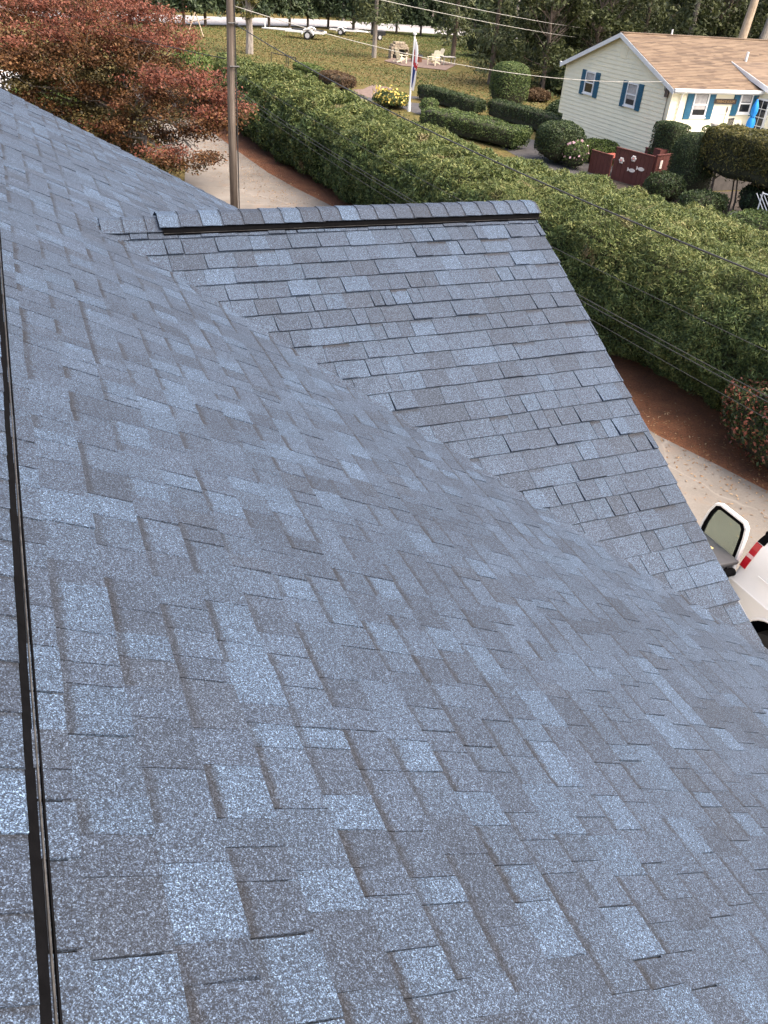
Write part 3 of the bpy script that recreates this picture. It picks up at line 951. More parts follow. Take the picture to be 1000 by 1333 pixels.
for (x, y, z, rx, ry, rz, kind) in PADS:
    fk = min(forks, key=lambda q: (q[0] - x) ** 2 + (q[1] - y) ** 2)
    pts = limb(mb, fk, (x, y, z - rz * .6), .055, .014, 5, .25)
    for q in range(4):
        a = random.uniform(0, 6.3)
        limb(mb, pts[3], (x + rx * .75 * math.cos(a), y + ry * .75 * math.sin(a), z + random.uniform(-.4, .4) * rz), .016, .005, 4, .2)
    nsub = int(9 * rx * ry) + 5
    for q in range(nsub):                               # each pad is made of leaf sprays with gaps between
        d = RNG.normal(0, .48, 3)
        cx, cy, cz = x + d[0] * rx, y + d[1] * ry, z + d[2] * rz * .9
        m = int(RNG.integers(70, 120))
        P = np.array([cx, cy, cz]) + RNG.normal(0, 1, (m, 3)) * np.array([.25, .25, .10])
        kk = kind
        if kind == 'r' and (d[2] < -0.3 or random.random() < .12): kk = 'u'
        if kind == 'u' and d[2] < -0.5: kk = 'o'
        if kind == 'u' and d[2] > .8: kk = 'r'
        leafsets[kk].append(P)
mb.build('branches', M['bark_grey'], maple)
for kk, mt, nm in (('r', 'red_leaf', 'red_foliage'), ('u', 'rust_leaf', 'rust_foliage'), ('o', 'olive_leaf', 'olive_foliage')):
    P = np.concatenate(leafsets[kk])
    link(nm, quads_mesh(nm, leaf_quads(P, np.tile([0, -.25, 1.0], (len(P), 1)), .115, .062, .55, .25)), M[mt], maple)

# holly standing under the maple
shrub('holly_bush', (4.2, 37.0, GZ), 1.1, 1.0, 2.6, 2.2, 'shrub_dark', 3800, .13, .06, 'dark leaved bush standing in the shade under the red maple', rough=0.3, spread=1.0, depth=.3)
shrub('roadside_bush', (1.9, 45.5, GZ), 1.6, 1.2, 1.5, 2.2, 'shrub_bright', 3000, .16, .07, 'bright green bush behind the red maple next to the side street', rough=0.25, spread=1.0)
shrub('rounded_bush', (9.2, 46.6, GZ), 1.15, 1.3, 3.1, 2.2, 'shrub_bright', 6000, .15, .06, 'yellowish green bush between the red maple and the hedge end', rough=0.15)

# ------------------------------------------------------------------ shrubs and small hedges of the neighbouring yard
shrub('topiary_bush', (30.0, 50.2, GZ), 1.12, 1.12, 2.55, 3.2, 'shrub_green', 9000, .12, .05, 'tall clipped barrel shaped green bush standing alone on the far lawn', rough=0.02, depth=.08)
def row_hedge(name, a, b, w, h, leaf, n, ll, lw, label, rough=0.1, e=5, cat='hedge', **k):
    a, b = Vector(a), Vector(b)
    d = b - a
    c = (a + b) / 2
    return shrub(name, (c.x, c.y, GZ), d.length / 2, w / 2, h, e, leaf, n, ll, lw, label, cat, None, rough, rz=math.atan2(d.y, d.x), stems=False, **k)


row_hedge('low_hedge', (25.2, 52.9), (26.3, 47.0), .95, .85, 'shrub_dark', 5200, .13, .055, 'low dark clipped hedge along the far side of the asphalt drive', e=16, rough=.10)
row_hedge('low_hedge', (27.0, 46.6), (27.9, 40.0), 1.1, 1.0, 'shrub_dark', 5200, .13, .055, 'low dark hedge between the barrel shaped bush and the white house', e=16, rough=.10)
row_hedge('flowering_hedge', (21.2, 43.6), (23.4, 37.2), 1.5, 1.0, 'shrub_green', 7500, .12, .05, 'loose green hedge with pale tips on the near side of the asphalt drive', e=10, rough=.26, spread=1.0)
row_hedge('small_hedge', (20.3, 64.0), (20.8, 59.4), 1.3, .75, 'shrub_bright', 2600, .15, .06, 'small bright green clipped hedge behind the black handrail', e=5, rough=.06)
row_hedge('browning_hedge', (20.8, 59.2), (21.0, 55.4), 1.5, .85, 'shrub_brown', 2800, .15, .06, 'browning clipped hedge next to the pink brick path', e=5, rough=.06)
shrub('round_bush', (23.9, 34.6, GZ), 1.05, 1.05, 1.75, 2.8, 'shrub_dark', 7500, .11, .05, 'dark rounded bush at the end of the asphalt drive by the white house', rough=0.12)
shrub('lawn_edge_bush', (26.2, 34.6, GZ), .9, .8, .95, 3, 'shrub_bright', 3000, .12, .05, 'low bright green bush at the foot of the cream wall', rough=0.12)
flw = shrub('pink_flowering_bush', (24.0, 33.3, GZ), .55, .6, 1.15, 2.2, 'shrub_green', 2200, .10, .04, 'straggly bush with pale pink flowers beside the brown bin enclosure', rough=0.3, spread=1.0)
P, N = superell(70, .56, .6, 1.2, 2.2, 3, .2)
P = P[P[:, 2] > .45]
link('blossom', quads_mesh('blossom', leaf_quads(P + np.array([24.0, 33.3, GZ]), N[:len(P)], .13, .11, .5)), M['pink_petal'], flw)
yel = shrub('yellow_flowering_bush', (21.6, 49.6, GZ), .95, 1.25, .85, 2.3, 'shrub_green', 2600, .13, .05, 'mound of yellow blooms beside the flagpole', rough=0.2)
P, N = superell(300, 1.0, 1.3, .98, 2.3, 5, .5)
k_ = P[:, 2] > .25
link('blossom', quads_mesh('blossom', leaf_quads(P[k_] + np.array([21.6, 49.6, GZ]), N[k_], .17, .13, .6)), M['yellow_petal'], yel)
shrub('roadside_shrub', (22.9, 47.0, GZ), .55, .5, .9, 2.2, 'shrub_green', 900, .14, .05, 'little green shrub right of the flagpole foot', rough=0.3)
# by the terrace
shrub('clipped_block_bush', (26.72, 30.45, GZ), .5, .72, 2.42, 9, 'shrub_dark', 8000, .09, .035, 'tall square clipped dark bush against the corner of the cream house', rough=0.02, depth=.06, rz=.05)
shrub('ball_clipped_bush', (25.9, 27.75, GZ), .86, .86, 2.5, 3.0, 'shrub_dark', 9000, .085, .036, 'rounded dark bush between the square bush and the olive hedge', rough=0.05, depth=.08)
row_hedge('terrace_hedge', (26.35, 27.3), (27.2, 19.5), 2.1, 2.95, 'shrub_olive', 30000, .12, .045, 'tall olive hedge with bare legs below the terrace', e=9, rough=.16, base=1.25, spread=.9)
mb = MB()
for i in range(16):
    t = i / 15
    x, y = 26.3 + t * .9 + random.uniform(-.5, .5), 27.2 - t * 7.5 + random.uniform(-.3, .3)
    limb(mb, (x, y, GZ), (x + random.uniform(-.4, .4), y + random.uniform(-.3, .3), GZ + 1.9), .045, .02, 5, .15)
th = [o for o in COL.objects if o.name == 'terrace_hedge'][0]
tag(mb.build('stem', M['bark_brown'], th), kind='stuff')
for i, (x, y, r, h, lf, lb) in enumerate(((24.6, 25.2, .9, .9, 'shrub_dark', 'dark low shrub under the olive hedge nearest the long hedge'), (24.9, 22.6, 1.0, .8, 'shrub_green', 'low green shrub in front of the white lattice'), (24.3, 27.3, .8, 1.1, 'shrub_dark', 'dark shrub at the foot of the rounded bush'), (26.9, 24.6, .9, 1.3, 'shrub_dark', 'dark shrub in the shade between the bare legs of the olive hedge'), (26.4, 19.8, 1.0, 1.2, 'shrub_dark', 'dark shrub beyond the white lattice under the olive hedge'))):
    shrub('low_shrub', (x, y, GZ), r, r * .9, h, 2.3, lf, 2400, .12, .05, lb, rough=.25, spread=1.0)

# ------------------------------------------------------------------ neighbour's cream house
M['cream_siding'] = simple('cream_vinyl_siding', (0.89, 0.82, 0.60), 0.45, 0.05, 1.5)
M['blue_shutter'] = simple('blue_shutter_paint', (0.018, 0.105, 0.175), 0.5, 0.15, 8)
M['curtain'] = simple('pale_curtain', (0.42, 0.40, 0.38), 0.9, 0.3, 5)
M['concrete_wall'] = simple('grey_foundation', (0.30, 0.29, 0.27), 0.9, 0.2, 3)


def tan_roof_mat():
    t = NT('tan_asphalt_shingles')
    n = t.noise(2.2, 5, 0.6)
    mp = t.node('ShaderNodeMapping')
    mp.inputs['Scale'].default_value = (1.6, 8.0, 8.0)
    t.l(t.pos(), mp.inputs['Vector'])
    vo = t.node('ShaderNodeTexVoronoi', i_Scale=1.0)
    t.l(mp.outputs[0], vo.inputs['Vector'])
    s_ = t.node('ShaderNodeSeparateColor')
    t.l(vo.outputs['Color'], s_.inputs[0])
    f = t.math('ADD', t.math('MULTIPLY', s_.outputs[0], .6), t.math('MULTIPLY', n, .5))
    t.l(t.ramp(f, [(0.2, (0.0731, 0.0477, 0.0296)), (0.5, (0.1305, 0.0874, 0.0540)), (0.85, (0.1750, 0.1228, 0.0771))]), t.b.inputs['Base Color'])
    t.b.inputs['Roughness'].default_value = 0.85
    return t.m


M['tan_roof'] = tan_roof_mat()
HX, HY0, HY1, HPK, HE = 27.35, 31.72, 40.22, 35.95, -2.66   # gable plane, front/back walls, ridge line, eave height
HX1 = 42.0
PKZ = -0.93
nb = empty('cream_house', (HX, 36, GZ), 'cream clapboard house with tan roof and blue shutters across the yard', 'house')


def lap_siding(name, origin, ux, nrm, width, z0, z1, top=None, m='cream_siding', expo=0.18, parent=nb):
    """clapboards as real tilted boards; top(u) gives the sloping upper limit"""
    mb = MB()
    o, ux, nrm = Vector(origin), Vector(ux), Vector(nrm)
    z = z0
    while z < z1 - 0.005:
        zt = min(z + expo, z1)
        spans = [(0, width)]
        if top:
            us = [i * width / 200 for i in range(201) if top(i * width / 200) >= zt - .02]
            if not us: break
            spans = [(us[0], us[-1])]
        for a, b in spans:
            p = [o + ux * a + nrm * .026, o + ux * b + nrm * .026, o + ux * b + nrm * .004, o + ux * a + nrm * .004]
            zz = [z, z, zt + .012, zt + .012]
            q = [o + ux * a, o + ux * b, o + ux * b, o + ux * a]
            mb.add([(v.x, v.y, h) for v, h in zip(p, zz)] + [(v.x, v.y, h) for v, h in zip(q, zz)], BOXF)
        z = zt
    return tag(mb.build(name, M[m], parent), kind='stuff')


# walls (solid) then boards; the upper storey overhangs the back of the lower one
wl = MB()
wl.prism([(HX, HY0, -4.98), (HX, HY1, -4.98), (HX, HY1, HE), (HX, HPK, PKZ - .12), (HX, HY0, HE)], (HX1 - HX, 0, 0))
wl.bb((HX + .001, HY0 + .001, GZ + .02), (HX1 - .01, HY1 - .40, -4.981))
wl.build('wall', M['cream_siding'], nb)
rise = (PKZ - .12 - HE)
lap_siding('gable_siding', (HX - .001, HY0, 0), (0, 1, 0), (-1, 0, 0), HY1 - HY0, -4.97, PKZ - .1, lambda u: HE + rise * (u / (HPK - HY0) if u < HPK - HY0 else (HY1 - HY0 - u) / (HY1 - HPK)))
lap_siding('lower_siding', (HX - .001, HY0, 0), (0, 1, 0), (-1, 0, 0), HY1 - HY0 - .40, GZ + .12, -4.985)
lap_siding('front_siding', (HX + .06, HY0 - .001, 0), (1, 0, 0), (0, -1, 0), 5.2, -4.56, HE)
MB().bb((HX - .04, HY0 - .04, -4.96), (HX + .06, HY0 + .06, HE)).build('corner_board', M['cream_siding'], nb)
MB().bb((HX - .042, HY1 - .06, -4.96), (HX + .05, HY1 + .03, HE)).build('corner_board', M['cream_siding'], nb)
# roof slabs
ov = .30
def slope_z(y): return PKZ - (abs(y - HPK)) * (PKZ - HE) / (HPK - HY0 + .28)
rf = MB()
y0e, y1e = HY0 - ov, HY1 + ov
for ya, yb in ((HPK, y0e), (HPK, y1e)):
    rf.prism([(HX - .22, ya, PKZ), (HX1, ya, PKZ), (HX1, yb, slope_z(yb)), (HX - .22, yb, slope_z(yb))], (0, 0, -.10))
roof = rf.build('roof', M['tan_roof'], nb)
crs = MB()                                              # shingle courses: shallow real steps
for ya, yb in ((HPK, y0e), (HPK, y1e)):
    n = 36
    for i in range(n):
        a, b = ya + (yb - ya) * i / n, ya + (yb - ya) * (i + 1) / n
        za, zb_ = slope_z(a), slope_z(b)
        x0, x1 = HX - .23, HX1
        if yb < HPK and b < 33.74: x1 = HX1
        crs.add([(x0, a, za + .004), (x1, a, za + .004), (x1, b, zb_ + .022), (x0, b, zb_ + .022), (x1, b, zb_ + .001), (x0, b, zb_ + .001)], [(0, 1, 2, 3), (3, 2, 4, 5)])
tag(crs.build('shingle_courses', M['tan_roof'], roof), kind='stuff')
MB().bb((HX - .2, HPK - .13, PKZ - .02), (HX1, HPK + .13, PKZ + .025)).build('ridge_cap', M['tan_roof'], roof)
# rake boards, fascia and gutter
for ya, yb in ((HPK, y0e), (HPK, y1e)):
    MB().prism([(HX - .25, ya, PKZ - .005), (HX - .25, yb, slope_z(yb) - .005), (HX - .25, yb, slope_z(yb) - .20), (HX - .25, ya, PKZ - .20)], (.03, 0, 0)).build('rake_board', M['white_trim'], nb)
MB().bb((HX - .22, y0e - .10, HE - .10), (32.30, y0e + .01, HE + .03)).build('gutter', M['white_trim'], nb, bevel=.02)
MB().bb((HX - .2, y0e + .02, HE - .16), (32.28, HY0, HE - .12)).build('soffit', M['white_trim'], nb)
MB().bb((HX - .22, y1e - .01, HE - .10), (HX1, y1e + .10, HE + .03)).build('gutter', M['white_trim'], nb, bevel=.02)
MB().tube([(HX + .45, HY0 - .34, HE - .05), (HX + .45, HY0 - .10, HE - .25), (HX + .45, HY0 - .06, -4.5)], .035, 8).build('downspout', M['white_trim'], nb)
MB().bb((HX - .03, 35.45, -1.95), (HX - .005, 35.95, -1.45)).build('gable_vent', M['cream_siding'], nb)
mtr = MB().bb((HX - .12, 31.92, -3.05), (HX - .02, 32.12, -2.70)).tube([(HX - .06, 32.3, -2.47), (HX - .07, 32.22, -2.8), (HX - .06, 32.05, -3.0), (HX - .05, 31.95, -3.0), (HX - .05, 31.9, -4.9)], .015, 6)
mtr.build('service_meter', M['wood_pole'], nb)
MB().tube([(33.07, 33.9, -1.86), (33.07, 33.9, -1.32)], .06, 8).build('vent_pipe', M['white_trim'], nb)
MB().tube([(30.05, 35.97, -.96), (30.05, 35.97, -.70)], .04, 8).build('vent_pipe', M['white_trim'], nb)


def window(face, u, z0, w, h, n_sh=True, dark=True):
    """double-hung window with shutters on the gable (-x) or front (-y) face"""
    def B(a, b, za, zb, d0, d1):
        if face == 'g': return MB().bb((HX - d1, u + a, za), (HX - d0, u + b, zb))
        return MB().bb((u + a, HY0 - d1, za), (u + b, HY0 - d0, zb))
    fr = B(0, .07, z0, z0 + h, .02, .085)
    for q in ((w - .07, w, z0, z0 + h), (.07, w - .07, z0, z0 + .07), (.07, w - .07, z0 + h - .07, z0 + h), (.07, w - .07, z0 + h * .5 - .03, z0 + h * .5 + .03)):
        b_ = B(*q, .02, .082)
        fr.add(b_.v, b_.f)
    wn_ = fr.build('window', M['white_trim'], nb)
    for za, zb in ((z0 + .07, z0 + h * .5 - .03), (z0 + h * .5 + .03, z0 + h - .07)):
        B(.07, w - .07, za, zb, .046, .053).build('pane', M['glass_dark'], wn_)
    B(.10, w - .10, z0 + h * (.58 if dark else .30), z0 + h - .09, .0535, .056).build('blind', M['curtain'], wn_)
    B(-.03, w + .03, z0 - .05, z0, .02, .11).build('sill', M['white_trim'], wn_)
    for a in (-.36, w + .03):
        s_ = B(a, a + .33, z0 - .10, z0 + h + .02, .02, .07)
        for i in range(14):
            zz = z0 - .05 + (h + .02) * i / 14
            q = B(a + .05, a + .28, zz, zz + .045, .07, .080)
            s_.add(q.v, q.f)
        s_.build('shutter', M['blue_shutter'], nb)


window('g', 37.52, -3.76, .80, .98)
window('g', 34.06, -3.80, .80, .98, dark=False)
window('f', 28.56, -3.78, .86, 1.0, dark=False)
window('f', 31.24, -3.62, .74, .84)
# the forward wing at the right, its gable end facing the long hedge
WX, WY = 32.32, 29.4
wing = MB()
wing.prism([(WX, WY, GZ + .02), (WX, 33.7, GZ + .02), (WX, 33.7, -1.86), (WX, WY + .2, -2.98), (WX, WY, -3.0)], (HX1 - WX - .02, 0, 0))
wing.build('wing_wall', M['cream_siding'], nb)
lap_siding('wing_siding', (WX - .001, WY, 0), (0, 1, 0), (-1, 0, 0), HY0 - WY + 1.7, -4.56, -1.80, lambda u: -3.0 + u * .262 + .02)
wr = MB().prism([(WX - .22, 33.75, -1.72), (HX1, 33.75, -1.72), (HX1, WY - .3, -2.98), (WX - .22, WY - .3, -2.98)], (0, 0, -.08))
wr.build('wing_roof', M['tan_roof'], nb)
MB().prism([(WX - .25, 33.75, -1.725), (WX - .25, WY - .3, -2.985), (WX - .25, WY - .3, -3.19), (WX - .25, 33.75, -1.93)], (.03, 0, 0)).build('rake_board', M['white_trim'], nb)
# french door on the wing
dr = MB().bb((WX - .09, 30.86, -4.58), (WX - .018, 31.62, -2.94)).build('french_door', M['white_trim'], nb)
for j in range(4):
    for i in range(2):
        MB().bb((WX - .10, 30.94 + i * .32, -4.40 + j * .355), (WX - .088, 31.22 + i * .32, -4.08 + j * .355)).build('pane', M['glass_dark'], dr)
# wall sign
sg = empty('wall_sign', (30.35, HY0 - .05, -3.13), 'long dark wooden TERRACE ROOM sign between the front windows', 'sign')
MB().bb((29.72, HY0 - .085, -3.235), (31.02, HY0 - .02, -3.03)).build('board', simple('dark_sign_wood', (0.055, 0.038, 0.028), .7, .3, 6), sg)
fc = bpy.data.curves.new('lettering', 'FONT')
fc.body = 'TERRACE ROOM'
fc.size = .155
fc.extrude = .006
fc.align_x = 'CENTER'
fc.align_y = 'CENTER'
fo = bpy.data.objects.new('lettering', fc)
fo.rotation_euler = (math.pi / 2, 0, 0)
fo.location = (30.37, HY0 - .092, -3.135)
fo.scale = (.92, 1, 1)
fc.materials.append(simple('tan_lettering', (0.34, 0.22, 0.10), .6, .1, 5))
COL.objects.link(fo)
bpy.context.view_layer.update()
lm = bpy.data.meshes.new_from_object(fo.evaluated_get(bpy.context.evaluated_depsgraph_get()))
lm.transform(fo.matrix_world)
bpy.data.objects.remove(fo)
link('lettering', lm, None, sg)
# terrace slab with its wall, railing and the things on it
ter = MB().bb((27.9, 28.6, -4.72), (WX - .02, HY0 - .03, -4.58))
terrace = ter.build('terrace', M['white_trim'])
tag(terrace, kind='structure')
MB().bb((28.0, 28.7, GZ + .01), (WX - .04, HY0 - .05, -4.725)).build('terrace_base', simple('dark_stone_wall', (0.07, 0.062, 0.055), .9, .4, 3, .6, 8))
tag(bpy.data.objects['terrace_base'], kind='structure')
rl = empty('terrace_railing', (30.3, 28.7, -4.58), 'thin wire railing along the terrace edge above the olive hedge', 'railing')
for i in range(5): MB().tube([(28.2 + i * 1.05, 28.75, -4.58), (28.2 + i * 1.05, 28.75, -4.0)], .02, 6).build('post', M['wire_pale'], rl)
for z in (-4.02, -4.25): MB().tube([(28.2, 28.75, z), (32.4, 28.75, z)], .01, 5).build('rail', M['wire_pale'], rl)
M['blue_canvas'] = simple('bright_blue_canvas', (0.015, 0.24, 0.66), .6, .15, 4)
um = empty('patio_umbrella', (31.25, 30.65, -4.58), 'closed bright blue patio umbrella beside the french door', 'umbrella')
pts, rad = [], []
for i in range(13):
    t = i / 12
    pts.append((31.25, 30.65, -4.28 + t * 1.42))
    rad.append((.06, .13, .155, .165, .16, .13, .085, .12, .135, .125, .10, .06, .015)[i])
cv = MB().tube(pts, rad, 14)
for i, v in enumerate(cv.v):
    k = 1.18 if i % 2 else .82
    cv.v[i] = (31.25 + (v[0] - 31.25) * k, 30.65 + (v[1] - 30.65) * k, v[2])
cv.build('canopy', M['blue_canvas'], um, smooth=True)
MB().tube([(31.25, 30.65, -4.58), (31.25, 30.65, -2.78)], .02, 8).build('pole', M['wood_pole'], um)
MB().tube([(31.25, 30.65, -3.62), (31.25, 30.65, -3.58)], .10, 12).build('tie', M['black_plastic'], um)
MB().tube([(31.25, 30.65, -4.58), (31.25, 30.65, -4.50)], [.22, .16], 14).build('base', M['black_plastic'], um)
M['terracotta'] = simple('terracotta', (0.30, 0.13, 0.07), .8, .2, 8)
M['dark_metal'] = simple('black_metal', (0.02, 0.02, 0.022), .45, .2, 10)
def pot(x, y, z, r, h, label, leaf='shrub_green', n=260, mt='terracotta', ph=.35):
    o = empty('potted_plant', (x, y, z), label, 'plant')
    MB().tube([(x, y, z), (x, y, z + h), (x, y, z + h + .03)], [r * .7, r, r * 1.08], 12).build('pot', M[mt], o)
    P, N = superell(n, r * 1.2, r * 1.2, ph, 2.2, random.randint(0, 99), .2)
    link('foliage', quads_mesh('foliage', leaf_quads(P + np.array([x, y, z + h]), N, .10, .04, .9)), M[leaf], o)
pot(28.75, 30.6, -4.58, .17, .28, 'dark pot with a drooping plant below the first front window', mt='dark_metal')
pot(29.45, 30.4, -4.58, .16, .25, 'potted green plant in front of the sign wall', n=420, ph=.5)
pot(30.75, 30.0, -4.58, .2, .2, 'low planter next to the blue umbrella', 'shrub_brown', mt='dark_metal')
st_ = empty('stone_post', (29.2, 30.7, -4.58), 'short grey stone post on the terrace under the first front window', 'post')
MB().bb((29.11, 30.6, -4.58), (29.29, 30.8, -3.95)).build('shaft', M['concrete_wall'], st_, bevel=.01)
MB().bb((29.08, 30.57, -3.949), (29.32, 30.83, -3.88)).build('cap', M['concrete_wall'], st_, bevel=.01)
tr = empty('garden_trellis', (30.35, 31.4, -4.58), 'slim weathered garden spear ornament leaning by the cream wall', 'ornament')
MB().tube([(30.25, 31.3, -4.58), (30.45, 31.5, -3.55)], .015, 6).build('rod', M['wood_pole'], tr)
MB().ball((30.47, 31.51, -3.45), (.06, .03, .14)).build('head', M['wood_pole'], tr)
def patio_chair(x, y, z, rz, m, label):
    o = empty('patio_chair', (x, y, z), label, 'chair')
    def R(px, py, pz):
        return (x + px * math.cos(rz) - py * math.sin(rz), y + px * math.sin(rz) + py * math.cos(rz), z + pz)
    MB().box(R(0, 0, .42), (.46, .46, .04), rz).build('seat', M[m], o)
    b_ = MB()
    for i in range(5): b_.box(R(-.2 + i * .1, .23, .68), (.04, .025, .50), rz)
    b_.box(R(0, .23, .93), (.46, .03, .06), rz)
    b_.build('backrest', M[m], o)
    for sx in (-.2, .2):
        for sy in (-.2, .2): MB().tube([R(sx, sy, 0), R(sx, sy, .41)], .018, 6).build('leg', M[m], o)
    for sx in (-.23, .23): MB().box(R(sx, 0, .64), (.04, .44, .025), rz).build('arm', M[m], o)
patio_chair(29.9, 30.2, -4.58, .3, 'dark_metal', 'black metal patio chair on the terrace below the sign')
ld = empty('plant_ladder', (30.55, 30.6, -4.58), 'white stepped plant stand on the terrace below the second front window', 'stand')
for sx in (-.16, .16): MB().tube([(30.55 + sx, 30.45, -4.58), (30.55 + sx * .8, 30.75, -3.75)], .025, 6).build('leg', M['white_trim'], ld)
for i in range(4): MB().bb((30.38, 30.48 + i * .07, -4.42 + i * .2), (30.72, 30.62 + i * .07, -4.39 + i * .2)).build('step', M['white_trim'], ld)

# brown painted enclosure with flower and fish ornaments
M['barn_red'] = simple('brown_red_paint', (0.095, 0.030, 0.024), .55, .15, 5)
M['inside_red'] = simple('orange_red_paint', (0.30, 0.075, 0.05), .6, .15, 5)
en = empty('bin_enclosure', (25.2, 31, GZ), 'brown red painted wooden enclosure decorated with white flowers and fish', 'enclosure')
def panel(name, a, b, z1, m='barn_red', th=.06, n=6):
    a, b = Vector((*a, 0)), Vector((*b, 0))
    d = b - a
    rz = math.atan2(d.y, d.x)
    p = None
    for i in range(n):
        c = a + d * ((i + .5) / n)
        MB().box((c.x, c.y, (GZ + z1) / 2), (d.length / n - .012, th, z1 - GZ), rz).build(name, M[m], en)
    MB().box(((a + b) / 2).to_tuple()[:2] + (z1 + .021,), (d.length + .02, th + .04, .04), rz).build('cap_rail', M[m], en)
panel('plank', (24.35, 32.6), (24.6, 31.35), GZ + .92)
panel('plank', (24.6, 31.2), (25.15, 29.25), GZ + 1.30, n=9)
panel('plank', (25.2, 29.2), (26.2, 29.5), GZ + 1.36, n=5)
panel('plank', (26.5, 31.6), (26.7, 30.0), GZ + 1.2, n=6)
MB().prism([(24.7, 32.5, GZ + .80), (25.6, 32.6, GZ + .80), (25.75, 31.4, GZ + .80), (24.9, 31.3, GZ + .80)], (0, 0, -.05)).build('shelf', M['inside_red'], en)
MB().bb((25.9, 29.9, GZ), (26.35, 30.35, GZ + 1.45)).build('post', M['barn_red'], en)
M['ornament_white'] = simple('white_ornament', (0.72, 0.66, 0.60), .6, .15, 9)
M['ornament_pink'] = simple('pink_ornament', (0.55, 0.25, 0.22), .6, .15, 9)
pn = Vector((-(29.25 - 31.2), 0, 0))
du = Vector((.55, -1.95, 0)).normalized()
dn = Vector((-1.95, -.55, 0)).normalized()
def on_panel(t, z, out=.045): return Vector((24.6, 31.2, 0)) + Vector((.55, -1.95, 0)) * t + dn * out + Vector((0, 0, z))
for t, z in ((.20, GZ + .86), (.50, GZ + 1.05)):
    c = on_panel(t, z)
    ro = MB()
    for k in range(6):
        a = k * math.pi / 3
        q = c + du * .085 * math.cos(a) + Vector((0, 0, .085 * math.sin(a)))
        ro.ball(q, (.055, .055, .055), 6, 4)
    fl = ro.build('flower_ornament', M['ornament_white'], en)
    MB().ball(c + dn * .04, .05, 6, 4).build('flower_centre', M['ornament_pink'], fl)
for t, z in ((.52, GZ + .58), (.74, GZ + .72)):
    c = on_panel(t, z)
    fs = MB()
    pts = [c + du * (.16 * math.cos(a)) + Vector((0, 0, .075 * math.sin(a))) for a in (k * math.pi / 6 for k in range(12))]
    fs.prism(pts, dn * .02)
    tl = [c - du * .13, c - du * .24 + Vector((0, 0, .08)), c - du * .24 - Vector((0, 0, .08))]
    fs.prism(tl, dn * .018)
    fs.build('fish_ornament', M['ornament_white'], en)
MB().box((25.55, 29.26, GZ + 1.0), (.16, .02, .32), .29).build('notice_tag', M['ornament_white'], en)

# white lattice and stones under the terrace hedge
la = empty('garden_lattice', (25.6, 22.0, GZ), 'white diamond garden lattice low beside the olive hedge', 'lattice')
d1 = Vector((.15, -.98, 0))
for s_ in (-1, 1):
    for i in range(9):
        a = Vector((25.6, 22.9, GZ + .45)) + d1 * (i * .17)
        b = a + d1 * (s_ * .75) + Vector((0, 0, .75))
        MB().tube([a + Vector((.01 * s_, 0, 0)), b + Vector((.01 * s_, 0, 0))], .018, 4).build('slat', M['white_trim'], la)
for y_ in (23.4, 20.6): MB().tube([(25.53 + (23.4 - y_) * .15, y_, GZ), (25.53 + (23.4 - y_) * .15, y_, GZ + 1.3)], .035, 4).build('post', M['white_trim'], la)
for z in (.08, .9): MB().tube([Vector((25.53, 23.4, GZ + z + .35)), Vector((25.95, 20.6, GZ + z + .35))], .03, 4).build('rail', M['white_trim'], la)
for i, (x, y, r, lb) in enumerate(((25.4, 25.6, .40, 'grey boulder under the olive hedge nearest the rounded bush'), (25.6, 24.5, .32, 'smaller grey boulder beside the white lattice'))):
    b_ = MB().ball((0, 0, 0), (r, r * .8, r * .6), 10, 7)
    b_.v = [tuple(np.array(v) * (1 + .25 * (vnoise(np.array([v]) * 3, 1, i)[0] - .5)) + np.array([x, y, GZ + r * .35])) for v in b_.v]
    tag(b_.build('boulder', M['concrete_wall'], None, smooth=True), lb, 'rock')

# ------------------------------------------------------------------ far lawn: fireplace, chairs, flagpole, rail, trailers
M['stone'] = simple('tan_fieldstone', (0.36, 0.30, 0.22), .9, .45, 6, .6, 12)
M['hearth_black'] = simple('hearth_black', (0.015, 0.014, 0.013), .9, .2, 5)
fp = empty('outdoor_fireplace', (33.2, 75.6, GZ), 'arched tan stone outdoor fireplace on the far lawn', 'fireplace')
n0 = 0
for i in range(7):                                      # stone by stone, leaving the hearth open
    z = GZ + i * .19
    wd = .85 if i < 5 else (.72 if i == 5 else .5)
    x = -wd
    while x < wd - .05:
        w = random.uniform(.18, .32)
        w = min(w, wd - x)
        if not (z - GZ < .70 and x + w > -.5 and x < .5):
            MB().box((33.2 + x + w / 2, 75.6, z + .09), (w - .02, .62 + random.uniform(-.04, .04), .175)).build('stone', M['stone'], fp, bevel=.02)
        x += w
MB().bb((32.68, 75.45, GZ + .01), (33.72, 75.88, GZ + .69)).build('firebox', M['hearth_black'], fp)  # solid near-black block filling the hearth mouth
pad = MB().prism([(30.9, 73.3, GZ + .02), (31.2, 70.3, GZ + .02), (34.3, 68.1, GZ + .02), (37.4, 72.3, GZ + .02), (36.4, 75.0, GZ + .02), (33, 76.2, GZ + .02)], (0, 0, .03)).build('patio_pad', M['brick_path'])
tag(pad, kind='structure')
M['chair_cream'] = simple('cream_chair_paint', (0.72, 0.65, 0.48), .6, .08, 6)


